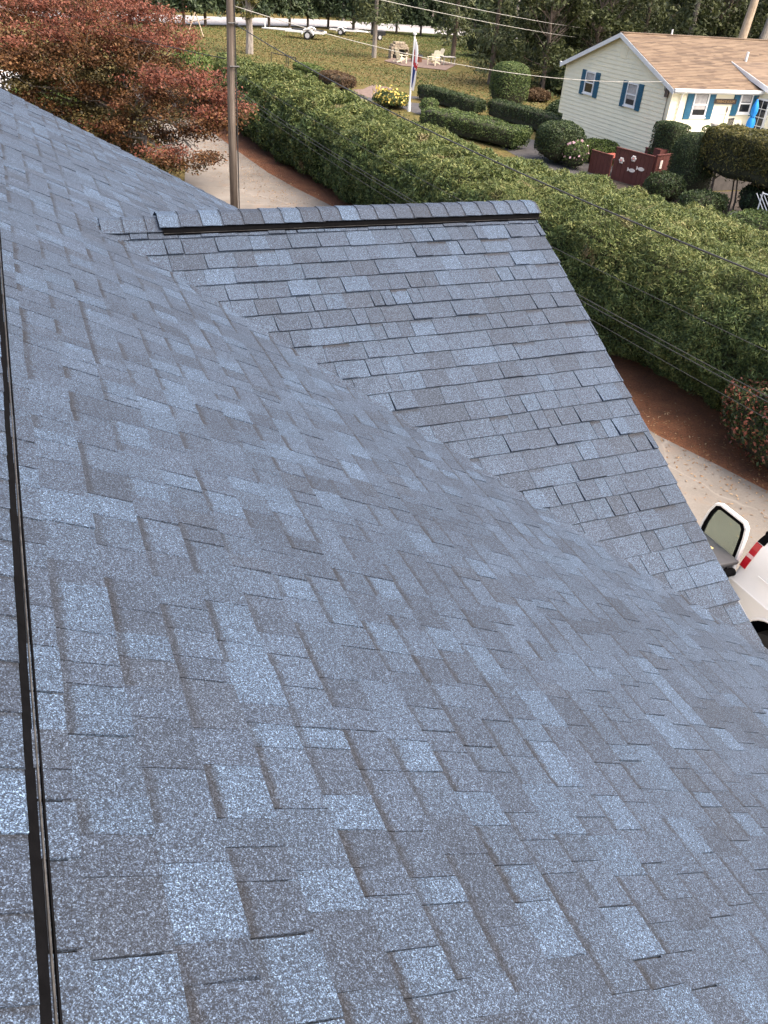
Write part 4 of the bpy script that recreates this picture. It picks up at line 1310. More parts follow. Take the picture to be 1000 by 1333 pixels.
def adirondack(x, y, rz, label):
    o = empty('garden_chair', (x, y, GZ + .05), label, 'chair', 'cream slatted garden chairs on the far patio')
    M4 = Matrix.Translation((x, y, GZ + .05)) @ Matrix.Rotation(rz, 4, 'Z')
    def add(name, parts):
        b_ = MB()
        for c, s, rx in parts: b_.box(c, s, 0, rx)
        me = b_.mesh(name)
        me.transform(M4)
        link(name, me, M['chair_cream'], o)
    for i in range(5): add('back_slat', [((-.26 + i * .13, .38, .68), (.10, .025, .92 - .06 * abs(i - 2)), -.38)])
    for i in range(4): add('seat_slat', [((0, -.22 + i * .15, .36 - i * .035), (.62, .12, .03), -.2)])
    for sx in (-.38, .38):
        add('arm', [((sx, .0, .60), (.14, .78, .03), 0)])
        add('leg', [((sx, -.30, .30), (.05, .10, .60), 0)])
        add('rear_leg', [((sx * .8, .20, .22), (.04, .85, .10), -.28)])
adirondack(31.9, 72.0, math.radians(100), 'cream slatted garden chair left of the stone fireplace')
adirondack(34.6, 71.2, math.radians(-60), 'cream slatted garden chair in front of the fireplace with its back to the white house')
adirondack(35.9, 73.2, math.radians(-85), 'cream slatted garden chair behind the grey garden table')
gt = empty('garden_table', (36.3, 71.9, GZ + .05), 'low grey garden table beside the right hand garden chairs', 'table')
MB().bb((35.7, 71.5, GZ + .62), (36.9, 72.3, GZ + .67)).build('tabletop', M['concrete_wall'], gt)
for sx in (35.78, 36.82):
    for sy in (71.58, 72.22): MB().bb((sx - .04, sy - .04, GZ + .05), (sx + .04, sy + .04, GZ + .62)).build('leg', M['concrete_wall'], gt)
ft = empty('fire_pit', (34.0, 73.4, GZ + .05), 'round rust brown fire pit in front of the stone fireplace', 'fire pit')
MB().tube([(34.0, 73.4, GZ + .06), (34.0, 73.4, GZ + .5)], .5, 14).build('bowl', simple('rusty_iron', (0.13, 0.05, 0.03), .8, .3, 8), ft)
MB().tube([(34.0, 73.4, GZ + .5), (34.0, 73.4, GZ + .56)], .56, 14).build('rim', M['dark_metal'], ft)

fg = empty('flagpole', (22.2, 48.2, GZ), 'white flagpole with a limp red white and blue flag', 'flagpole')
MB().tube([(22.2, 48.2, GZ), (22.2, 48.2, GZ + 3.95)], [.055, .045], 10).build('pole', M['white_trim'], fg)
MB().tube([(22.2, 48.2, GZ), (22.2, 48.2, GZ + .5)], [.10, .09], 10).build('base', M['white_trim'], fg)
MB().tube([(22.2, 48.2, GZ + 3.95), (22.2, 48.2, GZ + 4.02)], .11, 10).build('finial', M['white_trim'], fg)
M['flag_white'] = simple('flag_white', (0.72, 0.70, 0.70), .8, .05, 4)
M['flag_red'] = simple('flag_red', (0.45, 0.03, 0.035), .8, .05, 4)
M['flag_blue'] = simple('flag_blue', (0.03, 0.05, 0.19), .8, .05, 4)
flag_parts = {}
nu, nv = 14, 26
grid = []
for j in range(nv + 1):                                 # cloth hanging in folds from the upper halyard
    t = j / nv
    row = []
    for i in range(nu + 1):
        u = i / nu
        wdt = .10 + .26 * math.sin(math.pi * min(t * .9 + .1, 1)) * (1 - .35 * t)
        row.append((22.2 + .05 + u * wdt * .35 + .05 * math.sin(u * 17 + t * 3), 48.2 - .02 - u * wdt - .05 * math.cos(u * 15 + t * 4), GZ + 3.75 - t * 2.3 - u * .35))
    grid.append(row)
for nm, m, test in (('flag_field', 'flag_blue', lambda i, j: j > 15 and i < 9), ('flag_stripe', 'flag_red', lambda i, j: not (j > 15 and i < 9) and (i // 2) % 3 == 1 or (11 < j < 15)), ):
    pass
def flag_col(i, j):
    if j > 14 and i < 9: return 'flag_blue'
    if 10 < j <= 13: return 'flag_red'
    return 'flag_red' if i % 4 == 3 and j > 4 else 'flag_white'
for m, nm in (('flag_blue', 'flag_canton'), ('flag_red', 'flag_red_stripes'), ('flag_white', 'flag_white_stripes')):
    b_ = MB()
    for j in range(nv):
        for i in range(nu):
            if flag_col(i, j) == m:
                b_.add([grid[j][i], grid[j][i + 1], grid[j + 1][i + 1], grid[j + 1][i]], [(0, 1, 2, 3)])
    tag(b_.build(nm, M[m], fg), kind='stuff')

hr = empty('handrail', (20.4, 68.2, GZ), 'black metal step handrail behind the far end of the long hedge', 'handrail')
a, b = Vector((19.75, 69.37, 0)), Vector((21.0, 67.01, 0))
for t in (0, .62, .70, 1):
    p = a.lerp(b, t)
    MB().tube([(p.x, p.y, GZ), (p.x, p.y, GZ + .72)], .03, 6).build('post', M['dark_metal'], hr)
MB().tube([(a.x, a.y, GZ + .72), (b.x, b.y, GZ + .66)], .03, 6).build('rail', M['dark_metal'], hr)


def wheel(root, c, r, w, axis='y'):
    x, y, z = c
    d = (0, w / 2, 0) if axis == 'y' else (w / 2, 0, 0)
    p = lambda k: (x + d[0] * k, y + d[1] * k, z)
    t_ = MB().tube([p(-1), p(-.8), p(.8), p(1)], [r * .86, r, r, r * .86], 20).build('wheel', M['rubber'], root, smooth=False)
    MB().tube([p(-1.06), p(1.06)], r * .58, 14).build('rim', M['rim_grey'], t_)


M['rubber'] = simple('tyre_rubber', (0.018, 0.018, 0.018), .8, .2, 10)
M['rim_grey'] = simple('wheel_rim', (0.48, 0.48, 0.48), .4, .1, 10)
def trailer(x, y, rz, s, label, tongue=True):
    o = empty('boat_trailer', (x, y, GZ), label, 'trailer')
    n0 = set(COL.objects)
    fr = MB()
    for sy in (-.75, .75): fr.bb((x - 2.0, y + sy - .06, GZ + .50), (x + 1.4, y + sy + .06, GZ + .66))
    for k in range(4): fr.bb((x - 1.9 + k * 1.05, y - .75, GZ + .51), (x - 1.78 + k * 1.05, y + .75, GZ + .62))
    fr.build('frame', M['white_trim'], o)
    MB().tube([(x - 2.0, y - .7, GZ + .58), (x - 4.2, y, GZ + .55), (x - 2.0, y + .7, GZ + .58)], .06, 6).build('tongue', M['white_trim'], o)
    MB().bb((x - 4.0, y - .05, GZ + .55), (x - 3.9, y + .05, GZ + 1.2)).build('winch_post', M['white_trim'], o)
    for sy in (-.95, .95):
        wheel(o, (x, y + sy, GZ + .34), .34, .2)
        fd = MB().tube([(x + .5 * math.cos(a), y + sy, GZ + .40 + .44 * math.sin(a)) for a in (k * math.pi / 8 for k in range(9))], .07, 5)
        fd.build('fender', M['white_trim'], o)
    MB().bb((x - 1.5, y - .6, GZ + .67), (x + 1.2, y + .6, GZ + .74)).build('deck', M['dark_metal'], o)
    o.rotation_euler = (0, 0, rz)
    o.scale = (s, s, s)
    return o
trailer(29.6, 90.2, math.radians(-28), 1.15, 'white boat trailer with a black wheel parked at the edge of the back road')
trailer(35.4, 96.6, math.radians(150), .9, 'smaller trailer parked behind the white boat trailer under the hemlocks')
cart = empty('garden_cart', (38.0, 92.4, GZ), 'dark two wheeled cart on the lawn edge by the back road', 'cart')
MB().bb((37.3, 92.0, GZ + .45), (38.7, 92.9, GZ + .9)).build('tub', M['dark_metal'], cart, bevel=.05)
for sy in (91.9, 93.0): wheel(cart, (38.0, sy, GZ + .3), .3, .1)
MB().tube([(37.3, 92.45, GZ + .6), (36.3, 92.45, GZ + .95)], .03, 6).build('handle', M['dark_metal'], cart)
bk = empty('garden_hoop_swing', (17.6, 88.5, GZ), 'tangle of pale garden poles at the far lawn edge by the utility pole', 'garden poles')
for (p, q) in (((17.0, 88.5, 0), (17.9, 88.9, 1.9)), ((18.4, 88.0, 0), (18.0, 88.8, 1.7)), ((17.3, 89.4, 1.0), (19.2, 88.4, 1.5))):
    MB().tube([(p[0], p[1], GZ + p[2]), (q[0], q[1], GZ + q[2])], .05, 6).build('stick', M['bark_tan'], bk)
wc = empty('parked_car', (-.6, 53.2, GZ), 'white car parked on the side street behind the red maple', 'car')


def car_body(o, x, y, m):
    prof = [(-2.15, .30), (2.15, .30), (2.2, .62), (2.0, .82), (1.1, .92), (.45, 1.42), (-1.05, 1.45), (-1.75, .98), (-2.15, .9), (-2.2, .6)]
    MB().prism([(x + a, y - .85, GZ + b) for a, b in prof], (0, 1.7, 0)).build('body', M[m], o, bevel=.06)
    gl = [(.95, .95), (.42, 1.36), (-1.0, 1.39), (-1.55, .98)]
    for yy, d in ((y - .857, .01), (y + .847, .01)):
        MB().prism([(x + a, yy, GZ + b) for a, b in gl], (0, d, 0)).build('side_window', M['glass_dark'], o)
    for wx in (-1.35, 1.35):
        for sy in (-.80, .80): wheel(o, (x + wx, y + sy, GZ + .32), .32, .2)
    for sy in (-.6, .6): MB().bb((x + 2.08, y + sy - .15, GZ + .62), (x + 2.2, y + sy + .15, GZ + .74)).build('headlight', M['rim_grey'], o)
car_body(wc, -.9, 53.2, 'white_paint')

# ------------------------------------------------------------------ white cargo van with its rear door open
van = empty('white_van', (9.05, 3.0, GZ), 'white van parked on the concrete drive with a rear door swung open', 'van')
VX, VR, VF = 8.1, 5.74, 0.6
ZB0, ZBELT, ZTOP = GZ + .42, -5.21, -4.14


def vy(z):                                              # the rear end leans forward towards the roof
    return VR - max(0, z - ZBELT) * .16 - max(0, z + 4.55) ** 2 * 1.2


def arch(cy, r, z0, n=14):
    return [(cy + r * math.cos(a), z0 + r * math.sin(a)) for a in (math.pi * k / n for k in range(n + 1))]


def vside(x0, sgn):
    lo = [(VR - .02, ZB0 + .06), (VR, ZB0 + .3), (VR, ZBELT)]
    lo += [(VF + .1, ZBELT), (VF, ZB0 + .3), (VF + .05, ZB0)]
    for cy in (1.75, 4.86):
        lo += arch(cy, .44, ZB0 + .08)[::-1]
    lo += [(VR - .1, ZB0)]
    b_ = MB()
    b_.add([(x0, y, z) for y, z in lo], [tuple(range(len(lo)))])
    return b_


body = MB()
for x0 in (VX, VX + 1.94):
    q = vside(x0, 1)
    body.add(q.v, q.f)
sec = [(0.0, ZBELT), (.018, ZBELT + .012), (.030, -4.9), (.075, -4.60), (.16, -4.36), (.30, -4.22), (.55, -4.15), (.97, -4.13)]
nsec = len(sec)
ys_ = [0, .03, .08, .2, .5, 1.2, 2.4, 3.6, 4.6]
rows = []
for i, k in enumerate(ys_):
    for side in (0, 1):
        pass
    row = []
    for (dx, z) in sec:
        row.append((VX + dx, max(vy(z) - k, VF + .1 + (z - ZBELT) * .55) if i < len(ys_) - 1 else VF + .1 + (z - ZBELT) * .55, z))
    for (dx, z) in sec[::-1][1:]:
        row.append((VX + 1.94 - dx, row[nsec - 1 - (len(row) - nsec) - 1][1], z))
    rows.append(row)
kk = len(rows[0])
body.add([p for r in rows for p in r], [(i * kk + j, i * kk + j + 1, (i + 1) * kk + j + 1, (i + 1) * kk + j) for i in range(len(rows) - 1) for j in range(kk - 1)] + [tuple(range(kk))])
body.add([(VX, VR, ZBELT), (VX + 1.94, VR, ZBELT), (VX + 1.94, VR, ZB0 + .3), (VX, VR, ZB0 + .3)], [(0, 1, 2, 3)])
body.add([(VX, VF + .1, ZBELT), (VX + 1.94, VF + .1, ZBELT), (VX + 1.94, VF, ZB0 + .3), (VX, VF, ZB0 + .3)], [(0, 1, 2, 3)])
bd = body.build('body', M['white_paint'], van, smooth=False)
for p in bd.data.polygons: p.use_smooth = p.index >= 2 and len(p.vertices) == 4
MB().bb((VX + .01, VF + .12, ZB0 - .05), (VX + 1.93, VR - .04, ZB0 + .02)).build('underbody', M['black_plastic'], van)
for cy in (1.75, 4.86):
    for x0 in (VX, VX + 1.94):
        sg_ = -1 if x0 == VX else 1
        MB().tube([(x0 + sg_ * .004, y, z) for y, z in arch(cy, .455, ZB0 + .08)], .022, 5).build('wheel_arch', M['white_paint'], van)
        wheel(van, (x0 - sg_ * .14, cy, GZ + .36), .36, .24, 'x')
        MB().bb((x0 - sg_ * .55, cy - .46, ZB0 + .03), (x0 - sg_ * .40, cy + .46, -5.3)).build('wheel_well', M['black_plastic'], van)
M['lamp_red'] = simple('red_lamp_lens', (0.42, 0.008, 0.018), .15, .1, 10, spec=.6)
M['lamp_pale'] = simple('pale_lamp_lens', (0.62, 0.42, 0.42), .2, .1, 10)


def corner_strip(z0, z1, w, out, n=4):
    """a strip wrapped round the rear corner of the body, following its lean"""
    b_ = MB()
    q = []
    for i in range(n + 1):
        z = z0 + (z1 - z0) * i / n
        dx = float(np.interp(z, [s[1] for s in sec], [s[0] for s in sec]))
        y = vy(z)
        q.append([(VX + dx - out, y - w, z), (VX + dx - out, y + .012, z), (VX + dx + .10, y + .014, z), (VX + dx + .10, y - .02, z), (VX + dx + .02, y - w, z)])
    k = 5
    b_.add([p for r in q for p in r], [(i * k + j, i * k + (j + 1) % k, (i + 1) * k + (j + 1) % k, (i + 1) * k + j) for i in range(n) for j in range(k)] + [(0, 1, 2, 3, 4), tuple(n * k + j for j in range(k))])
    return b_
tl = corner_strip(-4.96, -4.56, .085, .012).build('tail_light', M['lamp_red'], van)
corner_strip(-4.79, -4.74, .087, .015, 1).build('reverse_lens', M['lamp_pale'], tl)
corner_strip(-4.548, -4.21, .10, .010, 6).build('rear_pillar_trim', M['black_plastic'], van)
MB().bb((VX + .3, VR - .03, -4.95), (VX + 1.64, VR - .005, -4.50)).build('rear_opening', M['black_plastic'], van)
MB().tube([(VX - .006, 4.2, ZBELT + .31), (VX + .012, VR - .35, ZBELT + .31)], .008, 4).build('side_rail', M['white_trim'], van)
# rear door, swung straight back
DX = VX + .02
def dpt(y, z, x=0.0): return (DX + x, y, z)
out_p = [dpt(5.78, -5.75), dpt(6.52, -5.75), dpt(6.53, -5.0), dpt(6.47, -4.62), dpt(6.37, -4.42), dpt(6.30, -4.40), dpt(5.90, -4.40), dpt(5.83, -4.46), dpt(5.80, -4.7), dpt(5.78, -5.2)]
win_p = [dpt(5.885, -4.99), dpt(6.43, -4.99), dpt(6.385, -4.66), dpt(6.32, -4.50), dpt(6.27, -4.48), dpt(5.93, -4.48), dpt(5.89, -4.53), dpt(5.885, -4.75)]
dd = MB()
lo_ = [dpt(5.78, -5.75), dpt(6.52, -5.75), dpt(6.53, -5.06), dpt(5.78, -5.06)]
dd.prism(lo_, (.06, 0, 0))
def inner(p, k, x):                                      # scale a ring about the window centre
    c = (6.16, -4.74)
    return (DX + x, c[0] + (p[1] - c[0]) * k, c[1] + (p[2] - c[1]) * k)
ring_o = [dpt(5.78, -5.06), dpt(6.53, -5.06)] + [dpt(6.51, -4.80), dpt(6.47, -4.60), dpt(6.40, -4.44), dpt(6.32, -4.40)] + [dpt(5.88, -4.40), dpt(5.81, -4.46), dpt(5.785, -4.62), dpt(5.78, -4.85)]
ring_i = [dpt(5.815, -5.03), dpt(6.50, -5.03)] + [dpt(6.48, -4.80), dpt(6.44, -4.61), dpt(6.38, -4.47), dpt(6.31, -4.43)] + [dpt(5.89, -4.43), dpt(5.84, -4.48), dpt(5.82, -4.62), dpt(5.815, -4.85)]
def ring(b_, o_, i_, x0, x1):
    n = len(o_)
    vs = [(x0, p[1], p[2]) for p in o_] + [(x0, p[1], p[2]) for p in i_] + [(x1, p[1], p[2]) for p in o_] + [(x1, p[1], p[2]) for p in i_]
    fs = []
    for k in range(n):
        j = (k + 1) % n
        fs += [(k, j, n + j, n + k), (2 * n + k, 3 * n + k, 3 * n + j, 2 * n + j), (k, 2 * n + k, 2 * n + j, j), (n + k, n + j, 3 * n + j, 3 * n + k)]
    return b_.add(vs, fs)
ring(dd, ring_o, ring_i, DX, DX + .06)
door = dd.build('rear_door', M['white_paint'], van, bevel=.006)
ring_g = [inner(p, .84, 0) for p in ring_i]
ring(MB(), ring_i, ring_g, DX + .008, DX + .045).build('window_seal', M['black_plastic'], door)
gm = NT('tinted_pane')
gm.b.inputs['Base Color'].default_value = (0.42, 0.50, 0.44, 1)
gm.b.inputs['Roughness'].default_value = 0.03
gm.b.inputs['Transmission Weight'].default_value = 0.9
gm.b.inputs['IOR'].default_value = 1.1
MB().prism([(DX + .022, p[1], p[2]) for p in ring_g], (.006, 0, 0)).build('pane', gm.m, door)
MB().bb((DX - .02, 5.79, -5.3), (DX + .0, 5.86, -5.22)).build('hinge', M['black_plastic'], door)
# grey tote with a pale yellow mark, standing by the open door
bn = empty('storage_bin', (7.62, 6.15, GZ), 'dark grey storage bin with a yellow mark standing by the open van door', 'bin')
M['grey_plastic'] = simple('dark_grey_plastic', (0.052, 0.052, 0.055), .6, .15, 8)
bz = GZ + 1.34
MB().add([(7.52, 5.78, GZ + .02), (7.98, 5.78, GZ + .02), (7.98, 6.36, GZ + .02), (7.52, 6.36, GZ + .02), (7.46, 5.72, bz), (8.04, 5.72, bz), (8.04, 6.44, bz), (7.46, 6.44, bz)], BOXF).build('body', M['grey_plastic'], bn, bevel=.03)
MB().box((7.755, 6.08, bz + .035), (.62, .78, .06), 0, 0, .05).build('lid', M['grey_plastic'], bn, bevel=.02)
ym = simple('yellow_paint', (0.72, 0.55, 0.22), .5, .1, 8)
MB().box((7.86, 6.10, bz + .062), (.045, .20, .008), .3, 0, .05).box((7.80, 6.01, bz + .066), (.15, .04, .008), .5, 0, .05).build('mark', ym, bn)
MB().tube([(7.60, 5.66, bz - .08), (7.98, 5.66, bz - .08)], .055, 10).build('handle', M['black_plastic'], bn)
for sx in (7.62, 7.90): MB().tube([(sx, 5.66, bz - .08), (sx, 5.80, bz - .05)], .03, 6).build('bracket', M['black_plastic'], bn)

# ------------------------------------------------------------------ utility pole and its cables
PX, PY = 6.83, 28.0
up = empty('utility_pole', (PX, PY, GZ), 'weathered wooden utility pole at the edge of the concrete drive', 'utility pole')
MB().tube([(PX - .02, PY, GZ - .05), (PX, PY, GZ + 3), (PX + .07, PY - .02, GZ + 6.2), (PX + .12, PY - .03, 4.6)], [.128, .123, .115, .10], 14).build('shaft', M['wood_pole'], up, smooth=True)
MB().tube([(PX + .13, PY - .10, GZ), (PX + .17, PY - .12, -.2), (PX + .2, PY - .12, 4.0)], .02, 6).build('ground_wire', M['wire'], up)
for z in (-.75, -1.9, .68): MB().tube([(PX - .05, PY - .18, z), (PX + .25, PY - .18, z)], .03, 6).build('bracket', M['dark_metal'], up)
def cable(a, b, sag, r, m, label, cat='cable', group='cables hung from the utility pole'):
    a, b = Vector(a), Vector(b)
    pts = [a.lerp(b, t / 36) - Vector((0, 0, sag * 4 * (t / 36) * (1 - t / 36))) for t in range(37)]
    return tag(MB().tube(pts, r, 6).build('overhead_cable', M[m], None, smooth=True), label, cat, group)


def far_end(p, q, k): return tuple(Vector(p) + (Vector(q) - Vector(p)) * k)
A1 = (PX + .12, PY - .16, -.74)
cable(A1, far_end(A1, (9.29, 7.94, -1.67), 1.25), .42, .013, 'wire', 'thick dark cable sweeping from the pole over the top of the long hedge')
A2 = (PX + .12, PY - .16, -2.05)
cable(A2, far_end(A2, (9.52, 7.68, -2.74), 1.25), .30, .0045, 'wire', 'dark cable crossing the shaded face of the long hedge, below the thick one')
A3 = (PX + .12, PY - .16, -2.62)
cable(A3, far_end(A3, (9.67, 7.49, -3.47), 1.25), .28, .006, 'wire', 'lower of the close pair of thin cables in front of the hedge face')
cable((PX + .12, PY - .16, -2.52), far_end((PX + .12, PY - .16, -2.52), (9.7, 7.5, -3.40), 1.25), .30, .006, 'wire', 'upper of the close pair of thin cables in front of the hedge face')
cable((PX + .12, PY - .1, -2.75), far_end((PX + .12, PY - .1, -2.75), (9.8, 7.4, -3.75), 1.25), .30, .004, 'wire', 'faintest and lowest cable crossing the hedge face above the red tipped shrub')
cable((PX + .12, PY, -.30), (HX, 32.3, -2.47), .62, .012, 'wire_pale', 'pale service cable from the pole to the corner of the cream house')
cable((PX + .1, PY, .70), (48.0, 66.0, -3.4), .25, .016, 'wire_pale', 'lower of the two pale street cables that pass behind the cream house')
cable((PX + .1, PY, 1.02), (48.0, 66.0, -2.7), .25, .016, 'wire_pale', 'upper of the two pale street cables that pass behind the cream house')
cable((PX - .1, PY + .1, -1.72), (2.0, 38.0, -1.4), .1, .012, 'wire', 'short dark cable from the pole into the red maple')

# ------------------------------------------------------------------ background trees and woods
def conifer_proto(name, H, R, base, n, ll, lw, leaf, brk, label, seed, tiers=13, tr=.16):
    o = empty(name, (0, 0, 0), label, 'tree')
    rng = np.random.default_rng(seed)
    MB().tube([(0, 0, -.1), (.05, 0, H * .5), (0, .04, H * .97)], [tr, tr * .65, .03], 8).build('trunk', M[brk], o)
    C = []
    for k in range(n):
        z = base + (H - base) * rng.uniform(0, 1) ** 1.25
        f = (z - base) / (H - base)
        rmax = R * (1 - f) ** .8 + .15
        a = rng.uniform(0, 6.283)
        a = a + .35 * math.sin(z * 2.3 + a * 3)
        r = rmax * rng.uniform(.15, 1) ** .55 * (.78 + .22 * math.sin(a * 5 + z * 1.7))
        C.append((r * math.cos(a), r * math.sin(a), z - r * .20 + rng.normal(0, .12)))
    C = np.array(C)
    N = unit(C * np.array([1, 1, 0]) + np.array([0, 0, .8]))
    link('crown', quads_mesh('crown', leaf_quads(C, N, ll, lw, .7, .3)), M[leaf], o)
    return o


def broad_proto(name, H, R, base, clumps, per, ll, lw, leaf, brk, label, seed, tr=.2, lean=0.0):
    o = empty(name, (0, 0, 0), label, 'tree')
    st = random.getstate()
    random.seed(seed)
    rng = np.random.default_rng(seed)
    mb = MB()
    top = (lean, 0, H * .75)
    limb(mb, (0, 0, -.1), top, tr, tr * .35, 8, .05)
    C = []
    for k in range(clumps):
        d = unit(rng.normal(0, 1, (1, 3)))[0] * rng.uniform(.35, 1) ** .6
        c = np.array([d[0] * R + lean * .6, d[1] * R, base + (H - base) * (.5 + .5 * d[2])])
        t = min(max(c[2] / H * .8, .15), .95)
        limb(mb, (lean * t, 0, H * .75 * t), c.tolist(), .05, .012, 4, .2)
        C.append(c + rng.normal(0, 1, (per, 3)) * np.array([.55, .55, .30]) * R * .30)
    mb.build('trunk', M[brk], o)
    C = np.concatenate(C)
    N = np.tile([0, 0, 1.0], (len(C), 1))
    link('crown', quads_mesh('crown', leaf_quads(C, N, ll, lw, .8, .15)), M[leaf], o)
    return o


used_proto = {}


def plant(proto, x, y, s, rz, label, group):
    if proto.name not in used_proto:
        used_proto[proto.name] = 1
        o = proto
    else:
        o = copy_tree(proto)
    o.location = (x, y, GZ)
    o.rotation_euler = (0, 0, rz)
    o.scale = (s, s, s * random.uniform(.93, 1.1))
    o['label'] = label
    o['group'] = group
    return o


hem = [conifer_proto('hemlock_tree', 11, 2.7, 1.8, 5200, .50, .18, 'conifer_leaf', 'bark_brown', 'h', 20 + i) for i in range(3)]
pin = [conifer_proto('pine_tree', 15, 2.6, 3.4 - i, 3000, .50, .14, 'pine_leaf', 'bark_brown' if i else 'bark_grey', 'p', 40 + i, tr=.24) for i in range(3)]
wod = [broad_proto('woodland_tree', 10, 3.0, .9, 34, 190, .34, .17, 'wood_leaf', 'bark_brown', 'w', 60 + i, .17, .5 - i * .5) for i in range(3)]
lea = [broad_proto('leafy_tree', 9, 1.5, 1.9, 24, 150, .26, .12, 'shrub_olive', 'bark_grey', 'l', 80, .36)]

# the row of hemlocks on the near side of the back road
hx = [(13.5, 101), (16, 99.5), (18.6, 98.6), (21, 99.2), (23.6, 99.8), (26.2, 101), (28.6, 102.2), (31.4, 103.6), (34, 104.6), (36.6, 104.2), (39, 103.2), (41.4, 102.2), (44, 101.2), (46.6, 100.2), (49.4, 99.2), (52, 98.0)]
ORD = 'first second third fourth fifth sixth seventh eighth ninth tenth eleventh twelfth thirteenth fourteenth fifteenth sixteenth seventeenth eighteenth nineteenth twentieth'.split()
ctx = {0: 'leftmost hemlock of the far row, behind the red maple', 8: 'hemlock straight behind the white boat trailer', 12: 'hemlock in the far row behind the stone fireplace', 15: 'last hemlock at the right end of the far row'}
for i, (x, y) in enumerate(hx):
    plant(hem[i % 3], x, y + random.uniform(-.6, .6), random.uniform(.85, 1.1), random.uniform(0, 6), ctx.get(i, ORD[i] + ' dark evergreen from the left in the far row along the back road'), 'hemlocks along the back road')
# specimen trees on the lawn
plant(lea[0], 19.5, 75.1, .95, 1.0, 'leafy tree with a thick pale trunk on the lawn beside the utility pole', 'lawn trees')
plant(pin[0], 30.9, 75.7, .9, 2.0, 'slender grey trunked pine left of the stone fireplace', 'lawn trees')
plant(pin[1], 39.9, 78.1, .95, .3, 'brown trunked pine standing right of the stone fireplace', 'lawn trees')
plant(pin[2], 34.4, 60.6, .85, 4.0, 'pine behind the barrel shaped bush', 'lawn trees')
# the woods right of the lawn and behind the cream house
wl_ = [(36.6, 56.5, 0), (39.0, 60.5, 1), (42.5, 59.0, 0), (45.5, 63.5, 0), (41.0, 67.0, 1), (47.0, 70.5, 0), (52.0, 66.0, 1), (55.5, 73.0, 0), (49.5, 78.0, 2), (58.0, 80.0, 0), (63.0, 74.0, 1), (53.0, 86.0, 2), (62.0, 88.0, 0), (68.0, 82.0, 0), (47.5, 55.0, 1), (52.0, 58.0, 0), (57.0, 62.0, 1), (62.5, 66.0, 0), (68.0, 70.5, 1), (74.0, 76.0, 0), (78.5, 83.0, 1), (72.0, 90.0, 0), (52.0, 50.0, 0), (58.0, 53.5, 1), (64.0, 58.0, 0), (70.5, 62.0, 0), (77.0, 67.0, 1), (83.0, 74.0, 0), (88.0, 82.0, 0), (60.0, 45.5, 0), (66.0, 50.0, 0), (73.0, 54.0, 1), (80.0, 60.0, 0), (87.0, 66.0, 0), (93.0, 74.0, 1)]
lbl = {0: 'tree nearest the back corner of the cream house', 1: 'pine just left of the cream gable', 4: 'pine between the lawn and the woods', 8: 'dark hemlock at the edge of the woods'}
rank = {}
for k in (0, 1, 2):
    for q, i in enumerate(sorted((i for i in range(len(wl_)) if wl_[i][2] == k and i not in lbl), key=lambda i: wl_[i][0] / wl_[i][1])): rank[i] = ORD[q]
for i, (x, y, k) in enumerate(wl_):
    pr = (wod[i % 3], pin[(i + 1) % 3], hem[i % 3])[k]
    plant(pr, x, y, random.uniform(.85, 1.2), random.uniform(0, 6), lbl.get(i, rank.get(i, '') + (' brownish olive tree from the left in the woods behind the cream house', ' tall pine from the left in the woods behind the cream house', ' dark hemlock from the left in the woods right of the lawn')[k]), 'woodland trees behind the house')
# two pale trunks above the cream roof
for i, (x, y, ln) in enumerate(((44.3, 46.6, .9), (46.5, 47.6, 2.2))):
    o = empty('pale_trunk_tree', (x, y, GZ), ('upright pale trunk rising behind the tan roof ridge', 'leaning pale trunk rising behind the tan roof ridge')[i], 'tree')
    mb = MB()
    pts = limb(mb, (x, y, GZ), (x + ln, y + .3, GZ + 13), .34, .16, 10, .03)
    limb(mb, pts[2], (x + ln + 2.4, y + 1, GZ + 12), .14, .05, 6, .1)
    limb(mb, pts[3], (x + ln - 2.0, y + 1, GZ + 13.5), .12, .04, 6, .1)
    mb.build('trunk', M['bark_tan' if i == 0 else 'bark_grey'], o, smooth=True)
    P = np.array([x + ln, y + .3, GZ + 13]) + RNG.normal(0, 1, (1500, 3)) * np.array([2.0, 2.0, 1.6])
    link('crown', quads_mesh('crown', leaf_quads(P, np.tile([0, 0, 1.0], (1500, 1)), .3, .14, .8)), M['wood_leaf'], o)
# evergreen shrubs under the trees
for i, (x, y, r, h, lf, lb) in enumerate(((44.5, 79.5, 2.2, 2.4, 'conifer_leaf', 'wide dark evergreen bush at the far edge of the lawn'), (38.0, 56.5, 1.4, 1.5, 'shrub_dark', 'dark bush between the woods and the cream gable'), (33.8, 52.8, .9, .7, 'shrub_brown', 'low russet bush behind the barrel shaped bush'), (31.5, 45.5, 1.3, 1.0, 'shrub_dark', 'dark low bush in the gap left of the cream house'), (48.0, 44.0, 2.6, 3.2, 'shrub_olive', 'olive bush showing above the tan roof'), (54.0, 42.0, 2.6, 3.4, 'wood_leaf', 'brownish bush showing above the tan roof'))):
    shrub('evergreen_bush' if i < 2 else 'wild_bush', (x, y, GZ), r, r * .9, h, 2.3, lf, 3600, .22, .09, lb, rough=.25, spread=1.0)
# undergrowth in the woods, and the woods beyond the road
n = 26000
xs = RNG.uniform(36, 100, n)
ys = 40 + (xs - 36) * .75 + RNG.uniform(4, 46, n)
keep = (fnoise(np.stack([xs, ys, np.zeros(n)], 1), .12, 4) > .40) & ~((xs < 44) & (ys > 62))
zs = GZ + RNG.uniform(0, 1, n) ** 2 * 1.6
P = np.stack([xs, ys, zs], 1)[keep]
tag(link('undergrowth', quads_mesh('undergrowth', leaf_quads(P, np.tile([0, 0, 1.0], (len(P), 1)), .42, .2, .9)), M['wood_leaf']), kind='stuff')


